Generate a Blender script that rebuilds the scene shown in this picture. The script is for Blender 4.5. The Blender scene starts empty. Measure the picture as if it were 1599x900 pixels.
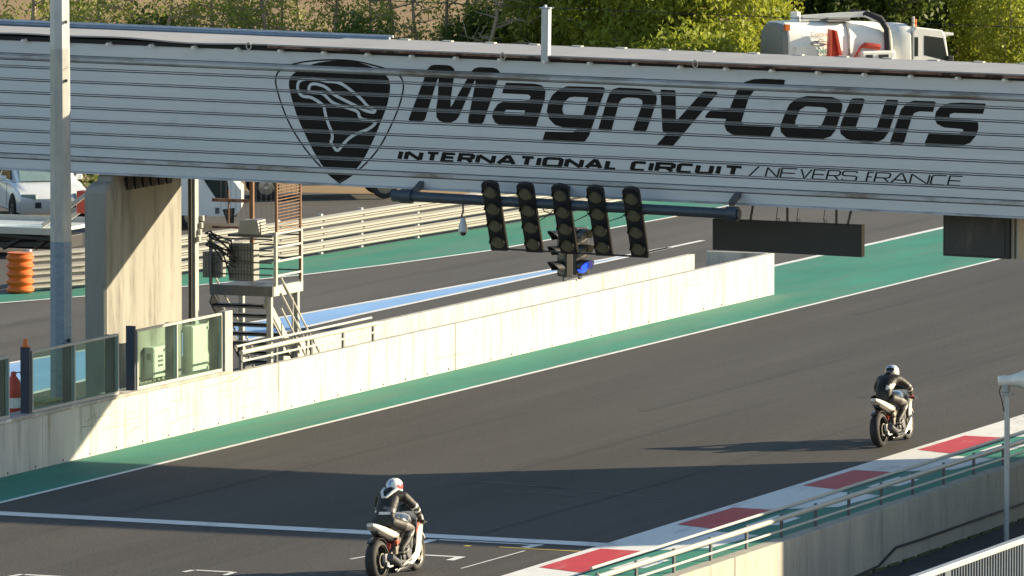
import bpy, bmesh, math, random
from math import radians as R, sin, cos, pi, sqrt, atan2
from mathutils import Vector, Matrix, Euler
from mathutils.geometry import tessellate_polygon
random.seed(7)
scene = bpy.context.scene
col = scene.collection
# ---------------------------------------------------------------- camera, sky, sun, exposure
cam_d = bpy.data.cameras.new('camera'); cam = bpy.data.objects.new('camera', cam_d); col.objects.link(cam)
cam.location = (50.75, -110.7, 13.5)
cam.rotation_euler = (R(90 - 5.1423), 0, R(22.7298))
cam_d.sensor_width = 36; cam_d.lens = 248.93; cam_d.clip_start = 1; cam_d.clip_end = 3000
scene.camera = cam
SUN_AZ, SUN_EL = 53.5, 16.8
world = bpy.data.worlds.new('World'); scene.world = world; world.use_nodes = True
wn = world.node_tree
sky = wn.nodes.new('ShaderNodeTexSky'); sky.sky_type = 'NISHITA'; sky.sun_disc = False
sky.sun_elevation = R(SUN_EL); sky.sun_rotation = R(SUN_AZ); sky.air_density = 1.15; sky.dust_density = 0.4; sky.ozone_density = 1.6
wn.links.new(sky.outputs[0], wn.nodes['Background'].inputs[0]); wn.nodes['Background'].inputs[1].default_value = 0.085
sd = bpy.data.lights.new('sun', 'SUN'); sd.energy = 5.0; sd.angle = R(0.5); sd.color = (1.0, 0.84, 0.58)
so = bpy.data.objects.new('sun', sd); col.objects.link(so)
sv = Vector((sin(R(SUN_AZ)) * cos(R(SUN_EL)), cos(R(SUN_AZ)) * cos(R(SUN_EL)), sin(R(SUN_EL))))
so.rotation_euler = sv.to_track_quat('Z', 'Y').to_euler(); so.location = (60, 40, 60)
scene.view_settings.view_transform = 'Standard'; scene.view_settings.look = 'None'
scene.view_settings.exposure = 1.25; scene.view_settings.gamma = 1.0
scene.view_settings.use_curve_mapping = False
scene.cycles.max_bounces = 8; scene.cycles.transparent_max_bounces = 16

# ---------------------------------------------------------------- helpers
def tag(o, label=None, cat=None, group=None, kind=None):
    if label: o['label'] = label
    if cat: o['category'] = cat
    if group: o['group'] = group
    if kind: o['kind'] = kind
    return o
def empty(name, loc=(0, 0, 0), rot=(0, 0, 0), label=None, cat=None, group=None):
    o = bpy.data.objects.new(name, None); col.objects.link(o)
    o.location = loc; o.rotation_euler = rot; o.empty_display_size = .2
    return tag(o, label, cat, group)
def copy_tree(o, parent=None):
    c = o.copy(); col.objects.link(c)
    if parent: c.parent = parent
    for ch in list(o.children): copy_tree(ch, c)
    return c

class MB:
    def __init__(s): s.v = []; s.f = []; s.m = []
    def add(s, vs, fs, mi=0):
        n = len(s.v); s.v += [tuple(p) for p in vs]
        for f in fs: s.f.append(tuple(i + n for i in f)); s.m.append(mi)
        return s
    def box(s, c, d, rot=None, mi=0):
        x, y, z = d[0] / 2, d[1] / 2, d[2] / 2
        vs = [Vector(p) for p in ((-x,-y,-z),(x,-y,-z),(x,y,-z),(-x,y,-z),(-x,-y,z),(x,-y,z),(x,y,z),(-x,y,z))]
        if rot is not None:
            if not isinstance(rot, Matrix): rot = Euler(rot).to_matrix()
            vs = [rot @ p for p in vs]
        vs = [p + Vector(c) for p in vs]
        return s.add(vs, [(3,2,1,0),(4,5,6,7),(0,1,5,4),(1,2,6,5),(2,3,7,6),(3,0,4,7)], mi)
    def b2(s, lo, hi, mi=0):
        return s.box([(a + b) / 2 for a, b in zip(lo, hi)], [abs(b - a) for a, b in zip(lo, hi)], None, mi)
    def bar(s, p, q, w, h=None, mi=0, up=(0, 0, 1)):
        h = h or w; p = Vector(p); q = Vector(q); d = (q - p); L = d.length; d.normalize()
        u = Vector(up)
        if abs(d.dot(u)) > .98: u = Vector((1, 0, 0))
        x = d.cross(u).normalized(); z = x.cross(d).normalized()
        m = Matrix((x, d, z)).transposed()
        return s.box((p + q) / 2, (w, L, h), m, mi)
    def tube(s, pts, r, n=8, mi=0, closed=False):
        pts = [Vector(p) for p in pts]; k = len(pts)
        rs = r if isinstance(r, (list, tuple)) else [r] * k
        rings = []; ref = None
        for i, p in enumerate(pts):
            if closed: d = pts[(i + 1) % k] - pts[i - 1]
            else: d = pts[min(i + 1, k - 1)] - pts[max(i - 1, 0)]
            d.normalize()
            if ref is None:
                ref = Vector((0, 0, 1)) if abs(d.z) < .9 else Vector((1, 0, 0))
            a = (ref - d * ref.dot(d)).normalized(); b = d.cross(a); ref = a
            rings.append([p + (a * cos(2 * pi * j / n) + b * sin(2 * pi * j / n)) * rs[i] for j in range(n)])
        return s.loft(rings, mi, cap=not closed, closed=closed)
    def loft(s, rings, mi=0, cap=True, closed=False):
        n = len(rings[0]); k = len(rings); vs = [p for r in rings for p in r]; fs = []
        for i in range(k if closed else k - 1):
            i2 = (i + 1) % k
            for j in range(n):
                fs.append((i * n + j, i * n + (j + 1) % n, i2 * n + (j + 1) % n, i2 * n + j))
        if cap: fs += [tuple(range(n))[::-1], tuple(range((k - 1) * n, k * n))]
        return s.add(vs, fs, mi)
    def lathe(s, prof, n=24, M=None, mi=0, arc=2 * pi):
        # profile (r, h) about local Z
        M = M or Matrix.Identity(4); vs = []; fs = []; k = len(prof)
        full = abs(arc - 2 * pi) < 1e-6; cnt = n if full else n + 1
        for i in range(cnt):
            a = arc * i / n
            for r, h in prof: vs.append(M @ Vector((r * cos(a), r * sin(a), h)))
        for i in range(n):
            i2 = (i + 1) % cnt
            for j in range(k - 1):
                fs.append((i * k + j, i2 * k + j, i2 * k + j + 1, i * k + j + 1))
        return s.add(vs, fs, mi)
    def prism(s, poly, f, d0, d1, mi=0):
        # poly: 2-D points; f(a, b, d) -> 3-D point
        n = len(poly)
        vs = [f(a, b, d0) for a, b in poly] + [f(a, b, d1) for a, b in poly]
        fs = [tuple(range(n))[::-1], tuple(range(n, 2 * n))] + [(i, (i + 1) % n, n + (i + 1) % n, n + i) for i in range(n)]
        return s.add(vs, fs, mi)
    def build(s, name, mat, parent=None, smooth=False, bevel=0, kind=None, norm=True):
        me = bpy.data.meshes.new(name); me.from_pydata(s.v, [], s.f)
        mats = mat if isinstance(mat, (list, tuple)) else [mat]
        for m in mats: me.materials.append(m)
        me.polygons.foreach_set('material_index', s.m)
        if norm:
            bm = bmesh.new(); bm.from_mesh(me); bmesh.ops.recalc_face_normals(bm, faces=bm.faces); bm.to_mesh(me); bm.free()
        if smooth:
            me.polygons.foreach_set('use_smooth', [True] * len(me.polygons))
            me.set_sharp_from_angle(angle=R(40))
        me.update()
        o = bpy.data.objects.new(name, me); col.objects.link(o)
        if parent is not None: o.parent = parent
        if bevel:
            b = o.modifiers.new('bevel', 'BEVEL'); b.width = bevel; b.segments = 2; b.limit_method = 'ANGLE'
        if kind: o['kind'] = kind
        return o

# ---------------------------------------------------------------- materials
def mat(name, c, rough=.6, metal=0, var=.12, scale=6.0, stretch=(1, 1, 1), c2=None, bump=0, bscale=40, spec=.5, coat=0, stain=None, grain=0):
    m = bpy.data.materials.new(name); m.use_nodes = True; nt = m.node_tree; N = nt.nodes; L = nt.links
    p = N['Principled BSDF']; p.inputs['Roughness'].default_value = rough; p.inputs['Metallic'].default_value = metal
    p.inputs['Specular IOR Level'].default_value = spec; p.inputs['Coat Weight'].default_value = coat
    tc = N.new('ShaderNodeTexCoord'); mp = N.new('ShaderNodeMapping'); mp.inputs['Scale'].default_value = stretch
    L.new(tc.outputs['Object'], mp.inputs[0])
    no = N.new('ShaderNodeTexNoise'); no.inputs['Scale'].default_value = scale; no.inputs['Detail'].default_value = 6
    no.inputs['Roughness'].default_value = .65
    L.new(mp.outputs[0], no.inputs[0])
    cr = N.new('ShaderNodeValToRGB'); cr.color_ramp.elements[0].position = .3; cr.color_ramp.elements[1].position = .7
    if c2 is None: c2 = tuple(x * (1 - var) for x in c); c1 = tuple(min(1, x * (1 + var)) for x in c)
    else: c1 = c
    cr.color_ramp.elements[0].color = (*c2, 1); cr.color_ramp.elements[1].color = (*c1, 1)
    L.new(no.outputs[0], cr.inputs[0]); out = cr.outputs[0]
    if stain:   # (colour, scale, stretch, low, high)
        sc_, ss, st, lo, hi = stain
        mp2 = N.new('ShaderNodeMapping'); mp2.inputs['Scale'].default_value = st; L.new(tc.outputs['Object'], mp2.inputs[0])
        n2 = N.new('ShaderNodeTexNoise'); n2.inputs['Scale'].default_value = ss; n2.inputs['Detail'].default_value = 8; n2.inputs['Roughness'].default_value = .7
        L.new(mp2.outputs[0], n2.inputs[0])
        mr = N.new('ShaderNodeMapRange'); mr.inputs[1].default_value = lo; mr.inputs[2].default_value = hi; L.new(n2.outputs[0], mr.inputs[0])
        mx = N.new('ShaderNodeMix'); mx.data_type = 'RGBA'; L.new(mr.outputs[0], mx.inputs[0]); L.new(out, mx.inputs[6]); mx.inputs[7].default_value = (*sc_, 1)
        out = mx.outputs[2]
    if grain:
        ng = N.new('ShaderNodeTexNoise'); ng.inputs['Scale'].default_value = 26; ng.inputs['Detail'].default_value = 3; L.new(tc.outputs['Object'], ng.inputs[0])
        mg = N.new('ShaderNodeMapRange'); mg.inputs[1].default_value = .3; mg.inputs[2].default_value = .7; mg.inputs[3].default_value = 1 - grain; mg.inputs[4].default_value = 1 + grain; L.new(ng.outputs[0], mg.inputs[0])
        vm = N.new('ShaderNodeVectorMath'); vm.operation = 'SCALE'; L.new(out, vm.inputs[0]); L.new(mg.outputs[0], vm.inputs['Scale']); out = vm.outputs[0]
    L.new(out, p.inputs['Base Color'])
    if bump:
        n3 = N.new('ShaderNodeTexNoise'); n3.inputs['Scale'].default_value = bscale; n3.inputs['Detail'].default_value = 4
        L.new(tc.outputs['Object'], n3.inputs[0])
        b = N.new('ShaderNodeBump'); b.inputs['Strength'].default_value = bump; b.inputs['Distance'].default_value = .02
        L.new(n3.outputs[0], b.inputs['Height']); L.new(b.outputs[0], p.inputs['Normal'])
    return m
def glassmat(name, tint=(.72, .86, .80), dirt=.03):
    m = bpy.data.materials.new(name); m.use_nodes = True; nt = m.node_tree; N = nt.nodes; L = nt.links
    for n in list(N):
        if n.type != 'OUTPUT_MATERIAL': N.remove(n)
    tr = N.new('ShaderNodeBsdfTransparent'); tr.inputs[0].default_value = (*tint, 1)
    gl = N.new('ShaderNodeBsdfGlossy'); gl.inputs['Roughness'].default_value = .05
    df = N.new('ShaderNodeBsdfDiffuse'); df.inputs[0].default_value = (.50, .60, .50, 1)
    m1 = N.new('ShaderNodeMixShader'); m2 = N.new('ShaderNodeMixShader'); m2.inputs[0].default_value = .05
    tc = N.new('ShaderNodeTexCoord'); no = N.new('ShaderNodeTexNoise'); no.inputs['Scale'].default_value = 2.2; no.inputs['Detail'].default_value = 5
    L.new(tc.outputs['Object'], no.inputs[0])
    mr = N.new('ShaderNodeMapRange'); mr.inputs[1].default_value = .3; mr.inputs[2].default_value = .75; mr.inputs[3].default_value = dirt * .5; mr.inputs[4].default_value = dirt * 1.5
    L.new(no.outputs[0], mr.inputs[0])
    L.new(mr.outputs[0], m1.inputs[0]); L.new(tr.outputs[0], m1.inputs[1]); L.new(df.outputs[0], m1.inputs[2])
    L.new(m1.outputs[0], m2.inputs[1]); L.new(gl.outputs[0], m2.inputs[2])
    L.new(m2.outputs[0], N['Material Output'].inputs[0])
    return m
def leafmat(name, a, b):
    m = bpy.data.materials.new(name); m.use_nodes = True; nt = m.node_tree; N = nt.nodes; L = nt.links
    p = N['Principled BSDF']; p.inputs['Roughness'].default_value = .5; p.inputs['Specular IOR Level'].default_value = .35
    ge = N.new('ShaderNodeNewGeometry'); oi = N.new('ShaderNodeObjectInfo')
    ad = N.new('ShaderNodeMath'); ad.operation = 'ADD'; L.new(ge.outputs['Random Per Island'], ad.inputs[0])
    mu = N.new('ShaderNodeMath'); mu.operation = 'MULTIPLY'; mu.inputs[1].default_value = .6; L.new(oi.outputs['Random'], mu.inputs[0]); L.new(mu.outputs[0], ad.inputs[1])
    mr = N.new('ShaderNodeMapRange'); mr.inputs[2].default_value = 1.6; L.new(ad.outputs[0], mr.inputs[0])
    mx = N.new('ShaderNodeMix'); mx.data_type = 'RGBA'; L.new(mr.outputs[0], mx.inputs[0]); mx.inputs[6].default_value = (*a, 1); mx.inputs[7].default_value = (*b, 1)
    L.new(mx.outputs[2], p.inputs['Base Color'])
    t = N.new('ShaderNodeBsdfTranslucent'); L.new(mx.outputs[2], t.inputs[0])
    ms = N.new('ShaderNodeMixShader'); ms.inputs[0].default_value = .5
    L.new(p.outputs[0], ms.inputs[1]); L.new(t.outputs[0], ms.inputs[2]); L.new(ms.outputs[0], N['Material Output'].inputs[0])
    return m
def emit(name, c, s):
    m = bpy.data.materials.new(name); m.use_nodes = True; p = m.node_tree.nodes['Principled BSDF']
    p.inputs['Base Color'].default_value = (*c, 1); p.inputs['Emission Color'].default_value = (*c, 1); p.inputs['Emission Strength'].default_value = s
    p.inputs['Roughness'].default_value = .25
    return m

A_ = {}
A_['asphalt'] = mat('track_asphalt', (.060, .056, .053), .82, scale=.35, stretch=(1, .12, 1), var=.20, bump=.5, bscale=45, spec=.3, stain=((.080, .075, .070), .8, (1.3, .035, 1), .50, .74), grain=.24)
A_['pit'] = mat('pit_asphalt', (.085, .080, .076), .85, scale=.5, stretch=(1, .15, 1), var=.16, bump=.3, bscale=50, spec=.3, grain=.2, stain=((.055, .052, .052), .8, (1, .06, 1), .5, .7))
A_['paddock'] = mat('paddock_asphalt', (.085, .078, .072), .9, scale=.4, var=.15, bump=.2, spec=.3)
A_['path'] = mat('lower_path_asphalt', (.045, .044, .048), .9, scale=1.5, var=.25, bump=.4, spec=.3)
A_['field'] = mat('dry_field', (.34, .24, .14), .95, scale=.15, stretch=(1, 1, 1), c2=(.24, .165, .09), bump=.5, bscale=3, spec=.1, stain=((.13, .14, .05), .3, (1, 1, 1), .55, .75))
A_['green'] = mat('green_paint', (.040, .225, .160), .75, scale=.6, stretch=(1, .35, 1), var=.16, bump=.25, bscale=70, spec=.3, grain=.2, stain=((.105, .20, .155), 1.3, (1, .10, 1), .46, .70))
A_['white'] = mat('white_paint', (.72, .71, .68), .6, var=.08, scale=3, stain=((.36, .35, .34), 1.8, (1, .35, 1), .55, .75))
A_['red'] = mat('red_paint', (.50, .030, .038), .6, var=.12, scale=2.5, stain=((.50, .22, .21), 2.2, (1, .35, 1), .56, .78))
A_['yellow'] = mat('yellow_paint', (.62, .45, .08), .6)
A_['blue'] = mat('blue_paint', (.21, .39, .68), .6, var=.12, scale=1, stretch=(1, .2, 1), stain=((.35, .5, .7), 1.5, (1, .1, 1), .55, .75))
A_['concrete'] = mat('pit_wall_concrete', (.47, .455, .42), .85, scale=1.4, stretch=(1, 1.6, .35), var=.14, bump=.25, bscale=18, spec=.2, stain=((.22, .20, .15), 2.6, (1, 1.8, .18), .54, .74))
A_['concrete_old'] = mat('stained_concrete', (.44, .41, .34), .9, scale=1.6, stretch=(1, 1.2, .3), c2=(.31, .30, .27), bump=.35, bscale=15, spec=.2, stain=((.20, .19, .16), 1.6, (1, 1.4, .25), .54, .76))
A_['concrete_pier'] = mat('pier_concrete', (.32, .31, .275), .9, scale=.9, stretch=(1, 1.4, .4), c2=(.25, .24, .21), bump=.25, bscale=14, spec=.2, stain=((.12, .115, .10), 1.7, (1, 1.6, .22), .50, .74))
A_['coping'] = mat('weathered_coping', (.34, .31, .28), .9, scale=3, var=.25, bump=.3, stain=((.66, .63, .56), 2.5, (1, .5, 1), .55, .62))
A_['panel'] = mat('aluminium_cladding', (.56, .59, .62), .5, .15, scale=1.2, stretch=(.25, 1, 5), var=.07, stain=((.40, .43, .46), 2.0, (.5, 1, .6), .58, .82))
A_['trim'] = mat('cladding_trim', (.45, .47, .49), .5, .2, scale=3, stretch=(.4, 1, 1), var=.12, stain=((.20, .165, .13), 1.8, (.35, 1, 1), .48, .64))
A_['gap'] = mat('dark_gap', (.018, .017, .02), .8)
A_['sign_black'] = mat('sign_black', (.011, .009, .0085), .75, scale=1.2, stretch=(.4, 1, 3), c2=(.022, .017, .014), spec=.2)
A_['sign_pale'] = mat('sign_pale', (.56, .59, .62), .5)
A_['roofing'] = mat('roof_sheet', (.34, .33, .33), .6, .1, scale=.8, stretch=(2, .3, 1), var=.10)
A_['rust'] = mat('rusted_steel', (.16, .055, .03), .85, scale=2.5, c2=(.30, .20, .15), stain=((.05, .02, .015), 3, (1, 1, 1), .45, .6))
A_['rustpost'] = mat('rusty_post', (.22, .13, .08), .85, scale=9, c2=(.13, .065, .035))
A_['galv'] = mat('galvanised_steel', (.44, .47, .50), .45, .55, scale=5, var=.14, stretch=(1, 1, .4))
A_['galv_warm'] = mat('weathered_sunlit_galvanised', (.42, .41, .38), .5, .25, scale=5, var=.16, stretch=(1, 1, .3), stain=((.33, .34, .36), 6, (1, 1, .3), .5, .6))  # on the lamp post's middle shaft this warm tone stands in for sunlight
A_['galv_blue'] = mat('dull_shaded_galvanised', (.20, .26, .33), .5, .4, scale=6, var=.16, stretch=(1, 1, 2))  # on the lamp post's lower shaft this blue stands in for shade
A_['cream'] = mat('cream_steel', (.45, .44, .39), .45, .1, var=.08)
A_['barrier'] = mat('barrier_steel', (.255, .25, .23), .6, .0, scale=3, stretch=(1, .3, 1), var=.08)
A_['dksteel'] = mat('dark_steel', (.10, .105, .115), .5, .3, var=.2)
A_['greysteel'] = mat('grey_painted_steel', (.30, .31, .31), .55, .2, var=.12)
A_['post'] = mat('dark_blue_post', (.028, .040, .065), .45, .3, var=.15)
A_['black'] = mat('black_plastic', (.016, .016, .018), .45, var=.2)
A_['screen'] = mat('display_black', (.013, .015, .018), .45, var=.15, scale=60)
A_['dirtyscreen'] = mat('dusty_screen', (.055, .050, .045), .6, scale=5, stretch=(1, 1, .25), c2=(.035, .035, .035), stain=((.12, .105, .08), 3.5, (1, 1, .25), .55, .8))
A_['lens'] = mat('unlit_lens', (.125, .115, .075), .5, var=.25, scale=40)
A_['lens_dull'] = mat('grey_lens', (.20, .20, .17), .3, var=.2, scale=20)
A_['bluelight'] = emit('blue_signal_light', (.02, .06, .9), 1.3)
A_['visor_in'] = mat('visor_inside', (.36, .33, .24), .6)
A_['tube'] = mat('gantry_tube_paint', (.050, .068, .090), .45, .2, var=.15)
A_['orange'] = mat('orange_plastic', (.60, .13, .015), .5, var=.10)
A_['tyre'] = mat('tyre_rubber', (.022, .021, .021), .75, var=.2, scale=12)
A_['rim'] = mat('dark_rim', (.07, .065, .055), .35, .6)
A_['alloy'] = mat('bare_alloy', (.50, .47, .40), .32, .85, var=.15)
A_['bikewhite'] = mat('white_fairing', (.66, .645, .59), .28, var=.05, coat=.5)
A_['bikesilver'] = mat('silver_tank', (.50, .50, .49), .28, .5, coat=.4)
A_['bikeblack'] = mat('black_bodywork', (.018, .017, .019), .3, coat=.3)
A_['leather'] = mat('black_leather', (.014, .013, .013), .58, var=.3, scale=18, bump=.4, bscale=22)
A_['leather_grey'] = mat('grey_leather_panel', (.13, .125, .12), .45, var=.25, scale=16)
A_['leather_white'] = mat('white_leather_panel', (.66, .66, .64), .45, var=.15, scale=16)
A_['skin'] = mat('skin', (.45, .26, .18), .5)
A_['visor'] = mat('smoked_visor', (.012, .012, .015), .12)
A_['hwhite'] = mat('helmet_white', (.78, .76, .70), .2, coat=.6)
A_['hblue'] = mat('helmet_blue', (.10, .22, .50), .22, coat=.6, c2=(.55, .6, .68), scale=9)
A_['hred'] = mat('helmet_red', (.50, .06, .05), .22, coat=.6, c2=(.30, .08, .12), scale=12)
A_['hblack'] = mat('helmet_black', (.02, .02, .025), .2, coat=.6)
A_['redpaint'] = mat('red_machine_paint', (.50, .055, .03), .45, var=.2, scale=4)
A_['carwhite'] = mat('white_car_paint', (.72, .74, .74), .3, coat=.5, var=.03)
A_['carblack'] = mat('black_car_paint', (.012, .012, .016), .2, coat=.8)
A_['carglass'] = mat('dark_car_glass', (.025, .035, .035), .08, spec=.7)
A_['windscreen'] = mat('pale_windscreen', (.20, .29, .28), .1, spec=.7)
A_['taillight'] = mat('red_tail_light', (.45, .015, .02), .25)
A_['truckwhite'] = mat('white_truck_paint', (.82, .81, .76), .4, var=.05, scale=2, stain=((.55, .53, .45), 1.5, (1, 1, 1), .62, .9))
A_['mesh_grey'] = mat('grey_mesh_box', (.23, .235, .22), .6, var=.1)
A_['boxgreen'] = mat('pale_cabinet', (.60, .62, .52), .5, var=.05)
A_['cablemat'] = mat('cable_rubber', (.02, .02, .022), .6)
A_['wood'] = mat('pallet_wood', (.50, .40, .20), .8, var=.2, scale=8, stretch=(1, 5, 1))
A_['bark'] = mat('tree_bark', (.32, .26, .19), .9, var=.35, scale=5, stretch=(1, 1, .3), bump=.4)
A_['glass'] = glassmat('green_tinted_glass')
A_['teal'] = mat('teal_lettering', (.05, .42, .36), .5)
A_['winetext'] = mat('faded_red_lettering', (.50, .22, .20), .5)
A_['leaf_mid'] = leafmat('leaf_mid', (.20, .26, .045), (.40, .41, .10))
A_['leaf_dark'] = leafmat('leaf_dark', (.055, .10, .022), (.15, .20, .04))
A_['leaf_bright'] = leafmat('leaf_bright', (.20, .26, .030), (.36, .38, .05))
A_['leaf_gold'] = leafmat('leaf_gold', (.25, .20, .05), (.33, .22, .08))
A_['concrete_cut'] = A_['concrete']

# ---------------------------------------------------------------- ground, roads, markings (setting)
def sheet(name, polys, z, m, kind='structure'):
    b = MB()
    for P in polys: b.add([(x, y, z) for x, y in P], [tuple(range(len(P)))])
    o = b.build(name, m, norm=False)
    for p in o.data.polygons:
        if p.normal.z < 0: p.flip()
    return tag(o, kind=kind)
def rect(x0, y0, x1, y1): return [(x0, y0), (x1, y0), (x1, y1), (x0, y1)]
def strip(pts, w, closed=False):
    out = []; n = len(pts); P = [Vector(p) for p in pts]; L = []; Rr = []
    for i in range(n):
        if closed: a, b_ = P[i - 1], P[(i + 1) % n]
        else: a, b_ = P[max(i - 1, 0)], P[min(i + 1, n - 1)]
        d1 = (P[i] - a); d2 = (b_ - P[i])
        if d1.length < 1e-6: d1 = d2.copy()
        if d2.length < 1e-6: d2 = d1.copy()
        d1.normalize(); d2.normalize()
        n1 = Vector((-d1.y, d1.x)); n2 = Vector((-d2.y, d2.x)); m = n1 + n2
        if m.length < 1e-4: m = n1.copy()
        m.normalize(); k = (w / 2) / max(.45, m.dot(n1))
        L.append(P[i] + m * k); Rr.append(P[i] - m * k)
    for i in range(n if closed else n - 1):
        j = (i + 1) % n
        out.append([tuple(L[i]), tuple(Rr[i]), tuple(Rr[j]), tuple(L[j])])
    return out

g = MB()
xs = [-900, -60, -15, 0, 13.12, 13.121, 40, 600]; ys = [-400, -30, 30, 120, 300, 1600]
vs = []
for y in ys:
    for x in xs: vs.append((x, y, -.016 if x <= 13.12 else -.96))
fs = [(j * 8 + i, j * 8 + i + 1, (j + 1) * 8 + i + 1, (j + 1) * 8 + i) for j in range(5) for i in range(7)]
g.add(vs, fs); tag(g.build('ground', A_['field'], norm=False), kind='structure')
sheet('paddock', [[(-70, -60), (-11, -60), (-11, 200), (-14.5, 200), (-14.5, 51), (-70, 47)]], -.012, A_['paddock'])
sheet('pit_lane', [[(-15.9, -60), (-1.6, -60), (-1.6, 260), (-10.9, 260), (-10.9, 46.5), (-11.3, 36.3), (-12, 31.8), (-12.6, 28.7), (-14.75, 22.4), (-15.9, 19.6)]], -.008, A_['pit'])
sheet('race_track', [rect(-.2, -90, 10.95, 400)], -.004, A_['asphalt'])
line_p = [(-19.5, 12), (-15.65, 20.4), (-14.75, 22.4), (-12.64, 28.75), (-12, 31.8), (-11.3, 36.3), (-11, 46.45), (-10.9, 120)]
rail_p = [(-16.4, 22.4), (-15.55, 24.1), (-14.9, 29), (-14.46, 32.9), (-14.26, 36.9), (-13.8, 44.2), (-13.5, 60), (-13.4, 75)]
sheet('green_runoff', [[(-1.56, -60), (-.05, -60), (-.05, 300), (-3.95, 300), (-3.95, 28.4), (-1.56, 28.4)],
      [(-22, 12), (-19.5, 12), (-15.65, 20.4), (-14.75, 22.4), (-15.75, 23.6), (-16.8, 22)],
      [(-14.75, 22.4), (-12.64, 28.75), (-12, 31.8), (-14.46, 32.9), (-14.9, 29), (-15.75, 23.6)],
      [(-12, 31.8), (-11.3, 36.3), (-11, 46.45), (-10.9, 120), (-13.2, 120), (-13.8, 44.2), (-14.26, 36.9), (-14.46, 32.9)],
      [(11.8, -60), (13.02, -60), (13.02, 60), (11.8, 60)]], 0, A_['green'])
sheet('track_edge_line', [rect(-.05, -90, .06, 380)], .004, A_['white'])
sheet('pit_edge_line', strip(line_p, .13) + [rect(-4.07, 28.7, -3.89, 300), rect(-7.95, 36, -7.8, 40.6)], .004, A_['white'])
bl_in = [(-7.9, 38.5), (-8.19, 32), (-8.87, 20.8), (-9.6, 12.4), (-10.4, 3), (-12.4, -20)]
sheet('blue_pit_marking', [[(-7.85, 38.5), *bl_in, (-6.8, -20), (-6.9, 3), (-7.5, 12.4), (-7.75, 20.8), (-7.8, 32)]], 0, A_['blue'])
sheet('blue_marking_border', strip(bl_in, .15) + strip([(-7.85, 38.5), (-7.8, 32), (-7.75, 20.8), (-7.5, 12.4), (-6.9, 3), (-6.8, -20)], .15), .004, A_['white'])
sheet('start_line', [rect(.06, -12.1, 10.9, -11.66)], .003, A_['white'])
sheet('grid_marking', strip([(8.2, -12.72), (8.22, -12.27)], .16) + [rect(8.3, -12.3, 9.85, -12.2)] + strip([(9.87, -12.62), (9.95, -12.2)], .16)
      + strip([(9.95, -15.26), (10.02, -12.98)], .035) + strip([(6.34, -17.2), (6.38, -16.95)], .08) + [rect(6.42, -16.98, 7.0, -16.9)] + strip([(7.05, -17.3), (7.04, -16.92)], .08)
      + [rect(8.15, -14.08, 9.36, -13.98)] + strip([(9.42, -14.45), (9.42, -13.98)], .13) + strip([(8.75, -14.4), (8.86, -14.3)], .06)
      + strip([(4.2, -18.7), (4.26, -18.35)], .08) + [rect(4.32, -18.42, 5.1, -18.32)] + strip([(8.0, -14.9), (8.15, -14.2)], .05), .001, A_['white'])
sheet('yellow_grid_marking', [rect(9.5, -12.76, 10.83, -12.70), rect(8.95, -12.84, 9.05, -12.72)], .001, A_['yellow'])
A_['scrape'] = mat('scraped_asphalt', (.20, .20, .19), .8, scale=9, stretch=(.4, 3, 1), c2=(.075, .075, .075))
sheet('scrape_marks', strip([(5.87, -5.05), (7.2, -5.3), (8.6, -5.75), (9.6, -6.0)], .045) + strip([(5.9, -4.98), (6.6, -5.12), (7.6, -5.42)], .03)
      + strip([(6.9, -6.2), (7.6, -6.15), (8.2, -6.3)], .05) + strip([(6.7, -6.0), (8.1, -6.12)], .03), .001, A_['scrape'])
A_['rubber'] = mat('rubbered_asphalt', (.056, .052, .049), .78, scale=1.2, stretch=(2, .15, 1), c2=(.046, .043, .041), spec=.3, grain=.2)
rk = random.Random(9); tm = []
for k in range(12):
    x = 1.6 + k * .7; y = rk.uniform(-14, 70); L_ = rk.uniform(8, 30); dx = rk.uniform(-.25, .25)
    tm += strip([(x, y), (x + dx * .2, y + L_ * .3), (x + dx * .6, y + L_ * .65), (x + dx, y + L_)], rk.uniform(.08, .2))
sheet('tyre_marks', tm, -.0005, A_['rubber'])
# kerb on the right of the track
sheet('kerb', [rect(10.86, -60, 11.84, 60)], .012, A_['white'])
sheet('kerb_red_blocks', [[(11.0, -9.2 + 5.58 * k), (11.82, -9.55 + 5.58 * k), (11.83, -6.87 + 5.58 * k), (11.03, -6.83 + 5.58 * k)] for k in range(-6, 9)], .016, A_['red'])
sheet('kerb_white_teeth', [[(11.84, -12.2 + 5.58 * k), (12.5, -11.6 + 5.58 * k), (12.62, -9.9 + 5.58 * k), (11.84, -9.7 + 5.58 * k)] for k in range(-6, 9)]
      + [[(12.0, -8.9 + 5.58 * k), (12.45, -8.6 + 5.58 * k), (12.45, -7.6 + 5.58 * k), (12.0, -7.4 + 5.58 * k)] for k in range(-6, 9)], .004, A_['white'])
sheet('lower_path', [rect(13.24, -60, 16.6, 60)], -.95, A_['path'])

# ---------------------------------------------------------------- pit wall, back wall, right-hand wall
pw = empty('pit_wall', (-1.62, 0, 0), label='long pale concrete pit wall beside the green strip, dark bridge shadow at one end', cat='wall')
b = MB(); y = -40.0; rnd = random.Random(3)
while y < 28.3:
    y2 = 1.4 if y < 1.4 < y + 2.05 else min(y + 2.0, 28.45)
    dx = rnd.uniform(-.003, .003)
    b.b2((-.07 + dx, y, -.02), (.07 + dx, y2 - .009, .87)); y = y2
b.b2((-1.42, 28.3, -.02), (-.075, 28.44, .872))
b.build('wall_panels', A_['concrete'], pw, bevel=.008)
b = MB(); b.b2((-.06, -40, .02), (.055, 28.3, .855)); b.build('joint_core', A_['gap'], pw)
b = MB(); b.b2((-.34, -40, .874), (.095, 1.42, .935)); b.b2((-.34, -40, .4), (-.08, 1.42, .874)); b.build('coping', A_['coping'], pw, bevel=.012)
b = MB()
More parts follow.
